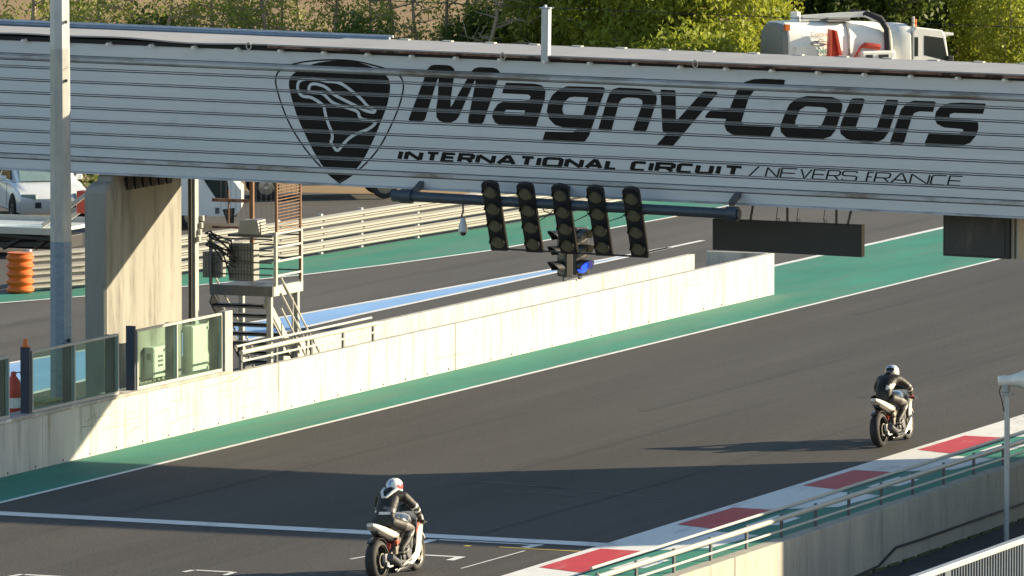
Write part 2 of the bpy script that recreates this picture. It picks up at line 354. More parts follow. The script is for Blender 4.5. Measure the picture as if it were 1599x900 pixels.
for k in range(40): b.box((.072, -12.4 + k * 1.02, .045), (.010, .03, .035))
b.build('drain_slots', A_['gap'], pw)
rs = random.Random(21); b = MB()
for k in range(26):
    y_ = rs.uniform(-4.6, 2.5) if k < 18 else rs.uniform(6, 24); L_ = rs.uniform(.3, 1.6); z_ = rs.uniform(.2, .75); dz_ = rs.uniform(-.04, .10); h_ = rs.uniform(.004, .012)
    b.add([(.0748, y_, z_), (.0748, y_ + L_, z_ + dz_), (.0748, y_ + L_ * .9, z_ + dz_ + h_ * .4), (.0748, y_ + .1, z_ + h_)], [(0, 1, 2, 3)])
b.build('scrapes', mat('scraped_concrete', (.20, .18, .15), .9, var=.3, scale=8), pw)
bw = MB(); bw.b2((-3.22, 6.9, -.02), (-3.06, 27.7, .86))
tag(bw.build('back_wall', A_['concrete'], bevel=.01), 'low pale concrete wall behind the pit wall on the pit lane side', 'wall')
rw = empty('lower_wall', (13.1, 0, 0), label='stained grey concrete wall dropping to the dark lower path, railing on top', cat='wall')
b = MB(); y = -40.0
while y < 60:
    b.b2((-.11, y, -.97), (.13 + rnd.uniform(-.003, .003), y + 2.49, .0 + rnd.uniform(-.004, .004))); y += 2.5
b.build('wall_panels', A_['concrete_old'], rw, bevel=.012)
b = MB(); b.tube([(.15, -7.6, -.93), (.15, -6.2, -.88), (.15, -5.4, -.68), (.15, -4.2, -.69), (.15, 4, -.67), (.15, 30, -.68)], .022, 6); b.build('wall_cable', A_['cablemat'], rw)
b = MB(); y = -7.4
while y < 12:
    b.box((.16, y, -.935), (.05, .5, .03), (0, 0, rnd.uniform(-.05, .05))); y += rnd.uniform(.5, .8)
b.build('moss_line', mat('moss', (.07, .085, .03), .95, var=.3), rw)

# ---------------------------------------------------------------- railings
def railing(name, x, ys, z0, top, mid, low, label, posth, extra=True):
    t = empty(name, (x, ys[0], z0), label=label, cat='railing')
    L = ys[-1] - ys[0]
    for yy in ys: MB().box((0, yy - ys[0], posth / 2), (.035, .07, posth)).build('post', A_['dksteel'], t, bevel=.005)
    MB().tube([(-.07, -.05, top), (-.07, L + .08, top)], .022, 8).build('top_rail', A_['cream'], t, smooth=True)
    MB().tube([(.045, -.1, mid), (.045, L + .05, mid)], .042, 10).build('main_rail', A_['cream'], t, smooth=True)
    MB().tube([(.03, -.03, low), (.03, L + .03, low)], .020, 8).build('low_rail', A_['cream'], t, smooth=True)
    return t
railing('wall_railing', 13.03, [-8.5 + 1.5 * k for k in range(-6, 30)], 0, .43, .31, .12, 'long cream tube railing on the grey wall beside the kerb', .36)
railing('wall_railing', -1.64, [2.0, 3.5, 5.0, 6.4, 7.75], .87, .42, .32, .16, 'short cream tube railing on the pit wall beside the metal stairs', .35)

# ---------------------------------------------------------------- glass screens on the pit wall
def screen(y0, ym, y1, label, lead, tail):
    t = empty('glass_screen', (-1.62, y0, .935), label=label, cat='screen', group='glass screens on the pit wall')
    H = 1.03
    for a, c_ in ((y0, ym), (ym, y1)):
        MB().b2((-.012, a - y0 + .03, .05), (.012, c_ - y0 - .03, H - .04)).build('pane', A_['glass'], t)
    f = MB()
    f.b2((-.03, 0, H - .04), (.03, y1 - y0, H)); f.b2((-.03, 0, 0), (.03, y1 - y0, .05))
    for yy in (0, ym - y0 - .0175, y1 - y0 - .035): f.b2((-.032, yy, .05), (.032, yy + .035, H - .04))
    f.build('frame', A_['greysteel'] if lead else A_['cream'], t)
    for yy in (ym - y0, y1 - y0 - .06): MB().b2((-.21, yy, -.02), (-.04, yy + .06, H - .02)).build('stanchion', A_['post'], t, bevel=.01)
    MB().b2((-.155, -.075, -.01), (.012, -.01, H + .07)).build('end_post', A_['post'], t, bevel=.012)
    if tail: MB().b2((-.07, y1 - y0 + .01, -.01), (.075, y1 - y0 + .33, H + .02)).build('tail_post', A_['greysteel'], t, bevel=.012)
    return t
screen(-6.3, -4.7, -3.02, 'glass screen in grey frame, orange cone on its dark end post', True, False)
screen(-2.3, -.71, 1.13, 'glass screen in pale frame, white electrical cabinets seen through it', False, True)
screen(-11.2, -9.1, -7.13, 'glass screen cut off by the left edge of the photo', True, False)
t = empty('traffic_cone', (-1.69, -6.345, 2.036), label='tiny orange cone on the dark end post of the glass screen', cat='cone')
MB().lathe([(.058, 0), (.05, .01), (.032, .13), (0, .135)], 14).build('cone_body', A_['orange'], t, smooth=True)
MB().b2((-.06, -.03, 0), (.06, .03, .012)).build('cone_base', A_['orange'], t)
t = empty('fire_extinguisher', (-2.38, -5.42, .06), label='red and white equipment half hidden behind the dark glass screen post', cat='extinguisher')
MB().lathe([(0, .55), (.12, .55), (.135, .6), (.135, 1.15), (.11, 1.3), (.05, 1.38), (.04, 1.45), (0, 1.46)], 16).build('tank', A_['redpaint'], t, smooth=True)
MB().lathe([(.137, .85), (.137, 1.02)], 16).build('white_label', A_['white'], t)
MB().tube([(0, 0, 1.42), (.12, .02, 1.45), (.2, 0, 1.2), (.18, 0, .8)], .014).build('hose', A_['cablemat'], t)
b = MB()
for sx in (-1, 1): b.b2((sx * .12 - .02, -.12, 0), (sx * .12 + .02, .12, .55))
b.b2((-.14, -.14, .5), (.14, .14, .55)); b.b2((-.15, -.15, -.06), (.15, .15, 0)); b.build('stand', A_['cream'], t)
t = empty('wooden_pallet', (-2.32, -4.62, 0), label='yellow wooden pallet stack behind the glass screen', cat='pallet'); t.scale = (.7, .62, 1.18)
b = MB()
for z in (.25, .45, .65, .82):
    for k in range(5): b.box((-.4 + k * .2, 0, z), (.13, 1.1, .025))
    for yy in (-.48, 0, .48): b.box((0, yy, z - .08), (.95, .12, .10))
b.b2((-.45, -.5, 0), (.45, .5, .12)); b.build('planks', A_['wood'], t)

# ---------------------------------------------------------------- lamp post
t = empty('lamp_post', (-3.0, -2.36, 0), label='tall octagonal galvanised lamp post rising past the bridge', cat='lamp post')
def octa(z0, z1, r0, r1, name, m):
    rings = [[(r * cos(pi / 8 + k * pi / 4 + .3), r * sin(pi / 8 + k * pi / 4 + .3), z) for k in range(8)] for r, z in ((r0, z0), (r1, z1))]
    return MB().loft(rings).build(name, m, t)
octa(0, 3.44, .205, .188, 'lower_shaft_shaded', A_['galv_blue']); octa(3.44, 6.74, .186, .172, 'middle_shaft_sunlit', A_['galv_warm']); octa(6.74, 12, .172, .14, 'upper_shaft', A_['galv'])  # bridge shade painted into the lower shaft colour, sunlight into the middle
MB().b2((-.3, -.3, -.02), (.3, .3, .04)).build('base_plate', A_['dksteel'], t)
b = MB(); b.tube([(0, 0, 11.9), (.4, 0, 12.3), (1.5, 0, 12.45)], .05); b.build('arm', A_['galv'], t, smooth=True)
MB().b2((1.4, -.15, 12.38), (2.1, .15, 12.52)).build('lamp_head', A_['galv'], t, bevel=.03)
b = MB(); b.box((.163, -.085, 6.2), (.03, .03, .05)); b.box((.163, -.085, 7.2), (.03, .03, .05)); b.box((.19, -.09, 1.75), (.03, .05, .06)); b.build('bolts', A_['gap'], t)

# ---------------------------------------------------------------- the bridge over the track
LET = {"big":[[[[7.825,-1.056],[7.818,-1.091],[7.863,-1.106],[8.087,-1.097],[8.124,-1.068],[8.348,-0.362],[8.367,-0.361],[8.353,-0.71],[8.326,-0.882],[8.335,-1.019],[8.384,-1.078],[8.478,-1.105],[8.608,-1.1],[8.7,-1.055],[8.755,-0.985],[9.035,-0.369],[9.053,-0.376],[8.922,-1.046],[8.927,-1.091],[8.979,-1.105],[9.164,-1.105],[9.208,-1.069],[9.467,-0.326],[9.503,-0.256],[9.495,-0.205],[9.446,-0.156],[9.372,-0.135],[9.113,-0.135],[9.032,-0.158],[8.959,-0.226],[8.912,-0.313],[8.622,-0.802],[8.597,-0.837],[8.595,-0.701],[8.646,-0.357],[8.67,-0.271],[8.65,-0.179],[8.594,-0.137],[8.52,-0.123],[8.297,-0.124],[8.223,-0.141],[8.157,-0.205],[8.114,-0.326]]],[[[9.615,-0.381],[10.149,-0.378],[10.278,-0.403],[10.342,-0.489],[10.329,-0.633],[10.178,-1.098],[10.142,-1.12],[9.534,-1.117],[9.422,-1.07],[9.365,-0.97],[9.39,-0.857],[9.473,-0.745],[9.601,-0.692],[9.988,-0.677],[10.043,-0.654],[10.072,-0.602],[10.023,-0.566],[9.544,-0.565],[9.562,-0.492]],[[9.622,-0.841],[9.972,-0.84],[9.944,-0.92],[9.605,-0.927],[9.575,-0.894]]],[[[10.736,-0.396],[11.394,-0.388],[11.431,-0.42],[11.152,-1.211],[11.08,-1.315],[10.971,-1.347],[10.292,-1.348],[10.345,-1.183],[10.858,-1.172],[10.913,-1.136],[10.93,-1.101],[10.674,-1.101],[10.527,-1.066],[10.415,-0.969],[10.369,-0.835],[10.393,-0.698],[10.464,-0.559],[10.591,-0.452]],[[11.123,-0.574],[11.037,-0.883],[10.744,-0.895],[10.67,-0.857],[10.651,-0.79],[10.686,-0.669],[10.776,-0.588],[10.867,-0.571]]],[[[11.314,-1.102],[11.351,-1.124],[11.515,-1.128],[11.559,-1.099],[11.689,-0.63],[11.743,-0.57],[11.834,-0.546],[12.034,-0.549],[12.107,-0.586],[12.108,-0.647],[11.951,-1.076],[11.959,-1.11],[12.152,-1.112],[12.195,-1.083],[12.361,-0.62],[12.371,-0.519],[12.322,-0.436],[12.249,-0.398],[12.14,-0.386],[11.685,-0.383],[11.577,-0.414],[11.512,-0.485],[11.47,-0.588]]],[[[12.441,-0.388],[12.683,-0.388],[12.709,-0.421],[12.721,-0.916],[13.189,-0.402],[13.236,-0.384],[13.444,-0.386],[13.463,-0.415],[12.663,-1.344],[12.366,-1.34],[12.558,-1.126],[12.496,-1.108],[12.477,-1.055],[12.434,-0.425]]],[[[14.67,-0.147],[14.626,-0.283],[14.197,-0.299],[14.126,-0.329],[14.074,-0.398],[14.021,-0.467],[13.902,-0.858],[13.91,-0.898],[13.975,-0.916],[14.505,-0.918],[14.409,-1.123],[13.871,-1.119],[13.727,-1.091],[13.636,-1.037],[13.591,-0.938],[13.622,-0.836],[13.255,-0.834],[13.247,-0.808],[13.289,-0.749],[13.36,-0.689],[13.684,-0.669],[13.769,-0.444],[13.839,-0.307],[13.944,-0.202],[14.105,-0.149],[14.284,-0.135],[14.623,-0.136]]],[[[15.074,-0.393],[15.501,-0.393],[15.643,-0.431],[15.695,-0.519],[15.682,-0.619],[15.582,-0.941],[15.495,-1.052],[15.337,-1.112],[14.873,-1.114],[14.695,-1.095],[14.604,-1.015],[14.595,-0.914],[14.67,-0.71],[14.756,-0.539],[14.896,-0.433]],[[15.041,-0.568],[15.362,-0.572],[15.426,-0.606],[15.417,-0.663],[15.332,-0.868],[15.261,-0.904],[14.923,-0.908],[14.862,-0.877],[14.861,-0.82],[14.936,-0.632]]],[[[15.873,-0.401],[16.05,-0.395],[16.089,-0.42],[15.935,-0.876],[15.972,-0.908],[16.237,-0.907],[16.307,-0.871],[16.457,-0.412],[16.492,-0.397],[16.661,-0.397],[16.683,-0.43],[16.52,-0.936],[16.434,-1.056],[16.294,-1.122],[16.153,-1.138],[15.94,-1.12],[15.78,-1.083],[15.672,-1.004],[15.652,-0.905],[15.686,-0.786],[15.838,-0.43]]],[[[16.541,-1.118],[16.724,-0.561],[16.827,-0.441],[16.95,-0.396],[17.308,-0.395],[17.337,-0.42],[17.287,-0.572],[17.059,-0.571],[16.961,-0.602],[16.92,-0.67],[16.788,-1.108],[16.753,-1.136],[16.559,-1.134]]],[[[18.194,-0.397],[18.211,-0.419],[18.162,-0.57],[17.655,-0.574],[17.586,-0.6],[17.58,-0.643],[17.622,-0.675],[17.972,-0.677],[18.078,-0.713],[18.09,-0.805],[18.048,-0.939],[17.946,-1.06],[17.772,-1.127],[17.176,-1.135],[17.147,-1.11],[17.224,-0.924],[17.733,-0.919],[17.819,-0.883],[17.829,-0.849],[17.783,-0.834],[17.485,-0.823],[17.361,-0.768],[17.318,-0.687],[17.34,-0.57],[17.425,-0.467],[17.582,-0.411],[17.792,-0.396]]]],"shield":[[5.564,-0.489],[5.624,-0.39],[5.819,-0.272],[6.06,-0.18],[6.3,-0.136],[6.571,-0.115],[6.811,-0.128],[7.052,-0.179],[7.263,-0.259],[7.414,-0.363],[7.466,-0.457],[7.463,-0.636],[7.406,-0.885],[7.304,-1.136],[7.159,-1.472],[6.983,-1.81],[6.776,-2.067],[6.536,-2.182],[6.294,-2.047],[6.079,-1.766],[5.894,-1.442],[5.739,-1.145],[5.629,-0.845],[5.566,-0.627]],"ring":[[5.321,-0.415],[5.396,-0.316],[5.637,-0.21],[5.938,-0.149],[6.24,-0.119],[6.571,-0.106],[6.871,-0.123],[7.172,-0.18],[7.472,-0.246],[7.653,-0.34],[7.72,-0.461],[7.702,-0.654],[7.616,-0.932],[7.485,-1.212],[7.31,-1.549],[7.073,-1.834],[6.776,-2.081],[6.537,-2.202],[6.263,-2.034],[5.988,-1.783],[5.774,-1.53],[5.573,-1.234],[5.433,-0.936],[5.339,-0.663],[5.307,-0.526]],"map":[[6.494,-1.693],[6.604,-1.551],[6.738,-1.421],[6.887,-1.346],[7.066,-1.284],[7.2,-1.182],[7.2,-1.141],[7.064,-1.124],[6.944,-1.11],[6.899,-1.07],[6.882,-0.988],[6.762,-0.944],[6.581,-0.904],[6.399,-0.856],[6.278,-0.751],[6.186,-0.685],[6.005,-0.692],[5.945,-0.667],[5.944,-0.598],[5.988,-0.541],[6.094,-0.537],[6.245,-0.573],[6.337,-0.638],[6.398,-0.705],[6.64,-0.805],[6.881,-0.906],[7.032,-0.969],[7.183,-0.99],[7.197,-0.935],[7.061,-0.899],[6.94,-0.766],[6.758,-0.636],[6.576,-0.519],[6.425,-0.483],[6.274,-0.489],[6.093,-0.446],[5.882,-0.455],[5.761,-0.495],[5.726,-0.579],[5.748,-0.689],[5.825,-0.768],[5.976,-0.763],[6.128,-0.839],[6.234,-0.904],[6.257,-1.041],[6.313,-1.204],[6.391,-1.366],[6.401,-1.476],[6.362,-1.519],[6.409,-1.586]],"bold":[["I",7.639,7.707],["N",7.752,8.088],["T",8.132,8.438],["E",8.438,8.728],["R",8.746,9.069],["N",9.08,9.468],["A",9.468,9.83],["T",9.875,10.188],["I",10.199,10.287],["O",10.309,10.702],["N",10.713,11.116],["A",11.086,11.47],["L",11.452,11.689],["C",11.918,12.26],["I",12.245,12.332],["R",12.361,12.731],["C",12.753,13.093],["U",13.093,13.41],["I",13.443,13.558],["T",13.594,13.935]],"light":[["/",14.054,14.212],["N",14.355,14.642],["E",14.616,14.902],["V",14.956,15.223],["E",15.188,15.472],["R",15.44,15.728],["S",15.703,15.98],["F",16.146,16.394],["R",16.288,16.571],["A",16.588,16.888],["N",16.913,17.251],["C",17.275,17.539],["E",17.581,17.819]]}
TH = 0.014845
br = empty('footbridge', (-5.34, 0, 6.72), (0, TH, 0), label='long grey clad bridge over the track with circuit name and shield painted on it', cat='bridge')
X0, X1, YB = -16.0, 32.8, 3.4
grooves = [-.451 - .2242 * k for k in range(7)]
def gaps(): return [(zc - .030, zc - .012) for zc in grooves] + [(zc + .006, zc + .020) for zc in grooves]
edges = sorted(gaps() + [(-.345, -.335), (-.228, -.216), (-1.985, -1.970), (-2.075, -2.062)], reverse=True)
b = MB(); top = 0.0
for lo, hi in edges:
    if not (top <= -.21 and lo >= -.36 and hi <= -.22 and False): b.b2((X0, 0, hi), (X1, .03, top))
    top = lo
b.b2((X0, 0, -2.262), (X1, .03, top)); b.build('cladding', A_['panel'], br)
b = MB(); b.b2((X0, .018, -2.25), (X1, .05, -.005)); b.build('cladding_back', A_['gap'], br)
b = MB()
b.prism([(-.003, -.230), (-.055, -.262), (-.055, -.300), (-.003, -.333)], lambda a, z, d: (d, a, z), X0, X1)
b.prism([(-.003, -1.988), (-.028, -1.995), (-.028, -2.05), (-.003, -2.06)], lambda a, z, d: (d, a, z), X0, X1)
b.build('cladding_rail', A_['trim'], br)
b = MB(); b.prism([(-.002, -2.235), (-.03, -2.255), (-.03, -2.275), (.25, -2.275), (.25, -2.262), (-.002, -2.262)], lambda a, z, d: (d, a, z), X0, X1); b.build('bottom_flange', A_['trim'], br)
b = MB(); b.b2((X0, .06, -2.0), (X1, YB, -.02)); b.build('deck_box', A_['greysteel'], br)
b = MB()
for k in range(48): b.b2((X0 + k * 1.0, .28, -2.24), (X0 + k * 1.0 + .1, YB - .05, -2.002))
b.b2((X0, YB - .2, -2.26), (X1, YB, -2.002)); b.b2((X0, .06, -2.26), (X1, .24, -2.002))
b.build('floor_beams', A_['dksteel'], br)
# roof: an older sagging part on the left, a newer raised part on the right
b = MB(); b.b2((X0, -.02, .0), (5.2, .6, .075)); b.b2((5.2, -.02, 0), (X1, 1.2, .055)); b.build('eave_void', A_['gap'], br)
b = MB(); n = 60; top = []; bot = []
for k in range(n + 1):
    x = X0 + (5.9 - X0) * k / n; s_ = .022 * sin(x * 1.1) + .012 * sin(x * 2.7 + 1)
    top.append([(x, -.10, .125 + s_), (x, 3.4, .035), (x, 3.4, .010), (x, -.10, .100 + s_)])
b.loft(top); b.build('old_roof', A_['roofing'], br)
b = MB()
for k in range(3): b.b2((5.2, -.13 + k * 1.18, .096 - k * .032), (X1, -.13 + k * 1.18 + 1.17, .120 - k * .032))
b.build('roof', A_['roofing'], br)
b = MB(); x = 5.2; rr = random.Random(5)
while x < X1:
    w = min(rr.uniform(1.5, 3), X1 - x); b.b2((x, -.125, .052 + rr.uniform(-.005, .005)), (x + w - .01, -.05, .094)); x += w
b.build('rusty_fascia', A_['rust'], br)
for k in range(-19, 16):
    x = 8.716 + .82 * k
    if x < X0 + .2 or x > X1 - .2: continue
    q = MB(); q.tube([(x, -.16, .008), (x, .0, .02)], .030, 8); q.b2((x - .03, -.10, -.012), (x + .05, -.002, .015)); q.build('bracket', A_['hwhite'], br)
    q = MB(); q.b2((x - .08, 3.3, .03), (x + .10, 3.42, .075)); q.build('roof_clip', A_['cream'], br)
for x in (4.85, 9.6, 13.1):
    ring = [(x + .045 * cos(a * pi / 6), -.12, .075 + .06 * sin(a * pi / 6)) for a in range(12)]
    MB().tube(ring, .012, 6, closed=True).build('lifting_eye', A_['cream'], br)
MB().tube([(X0, 3.3, .10), (6.0, 3.3, .06)], .045, 10).build('roof_pipe', A_['galv_blue'], br, smooth=True)
MB().tube([(X0, 3.45, .15), (6.0, 3.45, .10)], .025, 8).build('roof_conduit', A_['galv'], br, smooth=True)
q = MB(); q.b2((10.31, -.16, .0), (10.44, -.03, .91)); q.b2((10.27, -.18, .91), (10.48, -.01, .93)); q.b2((10.33, -.12, .93), (10.37, -.06, .97)); q.build('roof_post', A_['galv'], br, bevel=.006)
# lettering: painted shapes a few millimetres proud, interrupted by the grooves and rails
def cut_letters(polys, name, m, yoff, cut=True):
    bm = bmesh.new()
    for i, (outer, holes) in enumerate(polys):
        rings = [outer] + holes; allp = [p for r_ in rings for p in r_]
        tris = tessellate_polygon([[Vector((x, z, 0)) for x, z in r_] for r_ in rings])
        vv = [bm.verts.new((x, yoff - .0004 * (i % 9), z)) for x, z in allp]
        for t_ in tris:
            try: bm.faces.new([vv[k] for k in t_])
            except ValueError: pass
    if cut:
        for lo, hi in [(z0 - .004, z1 + .004) for z0, z1 in gaps()] + [(-.345, -.215), (-1.995, -1.962), (-2.08, -2.055)]:
            for z in (lo, hi):
                bmesh.ops.bisect_plane(bm, geom=bm.verts[:] + bm.edges[:] + bm.faces[:], plane_co=(0, 0, z), plane_no=(0, 0, 1), dist=1e-5)
            dead = [f for f in bm.faces if lo < f.calc_center_median().z < hi]
            bmesh.ops.delete(bm, geom=dead, context='FACES')
    for f in bm.faces:
        f.normal_update()
        if f.normal.y > 0: f.normal_flip()
    me = bpy.data.meshes.new(name); bm.to_mesh(me); bm.free(); me.materials.append(m)
    o = bpy.data.objects.new(name, me); col.objects.link(o); o.parent = br
    return o
def smooth_poly(p, it=1, closed=True):
    for _ in range(it):
        q = []; n = len(p)
        for i in range(n if closed else n - 1):
            a, c_ = p[i], p[(i + 1) % n]
            q += [(a[0] * .75 + c_[0] * .25, a[1] * .75 + c_[1] * .25), (a[0] * .25 + c_[0] * .75, a[1] * .25 + c_[1] * .75)]
        if not closed: q = [p[0]] + q + [p[-1]]
        p = q
    return p
cut_letters([(r_[0], r_[1:]) for r_ in LET['big']], 'name_lettering', A_['sign_black'], -.003)
for key in ('shield', 'ring'):
    i_ = min(range(len(LET[key])), key=lambda q_: LET[key][q_][1]); tip = [LET[key][i_][0], LET[key][i_][1] - .02]; LET[key][i_:i_ + 1] = [tip, tip, tip]
sh = cut_letters([(smooth_poly(LET['shield']), [])], 'shield_emblem', A_['sign_black'], -.003)
cut_letters([(q, []) for q in strip(smooth_poly(LET['ring'], 2), .026, True)], 'shield_outline', A_['sign_black'], -.003)
o = cut_letters([(q, []) for q in strip(smooth_poly(LET['map'], 2), .052, True)], 'circuit_map', A_['sign_pale'], -.008); 
GL = {'I': (((.5, 0), (.5, 1)),), 'N': (((0, 0), (0, 1)), ((0, 1), (1, 0)), ((1, 0), (1, 1))), 'T': (((0, 1), (1, 1)), ((.5, 0), (.5, 1))),
      'E': (((1, 1), (0, 1), (0, 0), (1, 0)), ((0, .5), (.92, .5))), 'F': (((1, 1), (0, 1), (0, 0)), ((0, .5), (.88, .5))),
      'R': (((0, 0), (0, 1), (.86, 1), (1, .9), (1, .58), (.86, .46), (0, .46)), ((.6, .46), (1, 0))),
      'A': (((0, 0), (.45, 1), (.58, 1), (1, 0)), ((.17, .3), (.86, .3))), 'O': (((.14, 0), (0, .12), (0, .88), (.14, 1), (.86, 1), (1, .88), (1, .12), (.86, 0), (.14, 0)),),
      'L': (((0, 1), (0, 0), (1, 0)),), 'C': (((1, 1), (.14, 1), (0, .88), (0, .12), (.14, 0), (1, 0)),),
      'U': (((0, 1), (0, .12), (.14, 0), (.86, 0), (1, .12), (1, 1)),), 'V': (((0, 1), (.5, 0), (1, 1)),), '/': (((0, -.08), (1, 1.08)),),
      'S': (((.98, .84), (.9, 1), (.12, 1), (0, .9), (0, .62), (.1, .52), (.9, .5), (1, .4), (1, .1), (.88, 0), (.1, 0), (.02, .16)),)}
def small_text(items, w, name):
    gap_ = .035 if w > .03 else .03; K = 1.85 if w > .03 else 1.6; sw = w * K
    items = [[c0, a0, min(b0, items[i + 1][1] - gap_) if i + 1 < len(items) else b0] for i, (c0, a0, b0) in enumerate(items)]
    polys = []; zb, zt = -1.786 + w / 2, -1.612 - w / 2; H = zt - zb
    for ch, xa, xb in items:
        xa += sw / 2 - .006; xb -= sw / 2 - .006
        if ch == 'I': xa = xb = (xa + xb) / 2
        for st in GL[ch]:
            pts = [(xa + (xb - xa) * px_ + .27 * H * (pz - .5), zb + H * pz) for px_, pz in st]
            for q in strip([(px_ / K, pz) for px_, pz in pts], w): polys.append(([(px_ * K, pz) for px_, pz in q], []))
            # square off open ends
    return cut_letters(polys, name, A_['sign_black'], -.003, True)
small_text(LET['bold'], .046, 'circuit_lettering'); small_text(LET['light'], .019, 'town_lettering')

# pier, service riser and tower of the bridge
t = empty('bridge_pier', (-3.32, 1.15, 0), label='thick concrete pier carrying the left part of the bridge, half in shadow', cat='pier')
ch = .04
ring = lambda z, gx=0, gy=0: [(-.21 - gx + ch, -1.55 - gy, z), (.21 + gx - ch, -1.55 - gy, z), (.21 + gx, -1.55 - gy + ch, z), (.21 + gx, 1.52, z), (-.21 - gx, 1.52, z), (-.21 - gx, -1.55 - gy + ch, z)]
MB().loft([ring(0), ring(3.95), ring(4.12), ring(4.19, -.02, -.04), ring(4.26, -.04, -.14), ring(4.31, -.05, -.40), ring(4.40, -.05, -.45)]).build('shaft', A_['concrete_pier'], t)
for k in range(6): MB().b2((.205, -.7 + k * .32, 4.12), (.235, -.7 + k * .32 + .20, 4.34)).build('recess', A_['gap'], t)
t = empty('cable_riser', (-3.15, 3.1, 0), label='dark steel post with pipe and slatted cable tray behind the concrete pier', cat='cable riser')
MB().b2((-.06, .05, 0), (.08, .2, 4.3)).build('steel_post', A_['greysteel'], t)
MB().tube([(.02, -.02, 0), (.02, -.02, 4.35)], .03, 10).build('pipe', A_['gap'], t)
b = MB(); b.b2((-.19, -.32, .2), (-.17, -.04, 4.3))
for k in range(40): b.b2((-.165, -.32, .3 + k * .1), (-.145, -.04, .36 + k * .1))
b.build('tray', A_['cream'], t)
b = MB()
for k in range(4): b.box((.1, .12 + .05 * k, 3.05 + .12 * k), (.1, .07, .1))
b.build('junction_box', A_['cream'], t, bevel=.01)
t = empty('stair_tower', (21.7, 2.1, -.95), label='concrete stair tower at the right end of the bridge', cat='tower')
b = MB(); b.b2((-5.6, -2.05, 0), (5.8, 2.05, 7.2)); b.build('tower_wall', A_['concrete_old'], t, bevel=.03)
b = MB(); b.b2((-5.7, -2.15, 7.2), (5.9, 2.15, 7.3)); b.build('roof', A_['roofing'], t)
b = MB(); b.b2((-.5, -2.09, 0), (.5, -2.051, 2.1)); b.build('door', A_['galv_blue'], t)

# ---------------------------------------------------------------- start lights
t = empty('light_bar', (2.4, -.35, 4.24), label='dark blue tube under the bridge carrying the five start light columns', cat='light bar')
MB().tube([(0, 0, 0), (6.25, 0, -.125)], .088, 14).build('tube', A_['tube'], t, smooth=True)
for x in (.18, 6.12): MB().tube([(x - .1, 0, -.02 * x), (x + .1, 0, -.02 * x)], .125, 14).build('end_collar', A_['tube'], t, smooth=True)
b = MB(); b.tube([(-.08, 0, 0), (.08, 0, 0)], .105, 8); b.build('end_cap', A_['tube'], t)
for x in (.3, 3.0, 6.1): MB().bar((x, 0, .05), (x, .5, .25), .09).build('bracket', A_['dksteel'], t)
MB().bar((1.7, .245, -.865), (4.5, .245, -.92), .04, .03).build('bottom_bar', A_['black'], t)
b = MB(); rr = random.Random(2)
for k in range(6):
    x = 2.3 + k * .35 + rr.uniform(-.1, .1); b.tube([(x, .08, .0), (x + .1, .14, -.18 - rr.uniform(0, .25)), (x + .35, .12, -.25), (x + .55, .05, -.1)], .010, 5)
b.build('hanging_cable', A_['cablemat'], t)
names = ['first from the left', 'second from the left', 'middle one', 'second from the right', 'last on the right']
def light_column():
    r = empty('start_light', (0, 0, 0), (R(21), 0, 0))
    W = .155; pts = [(-W, -1.27), (W, -1.27), (W, -.05)] + [(W * cos(a * pi / 10), -.05 + .085 * sin(a * pi / 10)) for a in range(1, 10)] + [(-W, -.05)]
    MB().prism(pts, lambda a, z, d: (a, d, z), -.05, .03).build('housing', A_['black'], r, bevel=.012)
    for k in range(4):
        z = -.16 - k * .312
        M = Matrix.Translation((0, -.052, z)) @ Matrix.Rotation(R(90), 4, 'X')
        MB().lathe([(.125, 0), (.10, .012), (.05, .02), (0, .022)], 24, M).build('lens', A_['lens'], r, smooth=True)
        M2 = Matrix.Translation((0, -.05, z)) @ Matrix.Rotation(R(90), 4, 'X') @ Matrix.Rotation(R(-5), 4, 'Z')
        q = MB(); q.lathe([(.135, 0), (.135, .075), (.129, .075), (.129, 0)], 18, M2, arc=R(190)); q.build('visor', A_['black'], r)
    return r
lc = light_column()
for k, x in enumerate((4.20, 4.845, 5.48, 6.12, 6.77)):
    o = lc if k == 0 else copy_tree(lc)
    o.location = (x, -.55, 4.54 - .008 * k)
    tag(o, 'black four lens start light column, ' + names[k] + ' of five', 'start light', 'start light columns under the bridge')
t = empty('dome_camera', (3.62, -.35, 4.12), label='small grey dome camera hanging from the blue tube, left of the start lights', cat='camera')
MB().tube([(0, 0, .04), (0, 0, -.12), (-.03, 0, -.2), (0, 0, -.24)], .018).build('hook', A_['dksteel'], t)
MB().lathe([(0, -.22), (.035, -.22), (.05, -.28), (.075, -.36), (.085, -.45), (.07, -.47)], 14).build('body', A_['galv'], t, smooth=True)
MB().lathe([(.06, -.47), (.055, -.5), (.03, -.525), (0, -.53)], 14).build('dome', A_['carglass'], t, smooth=True)
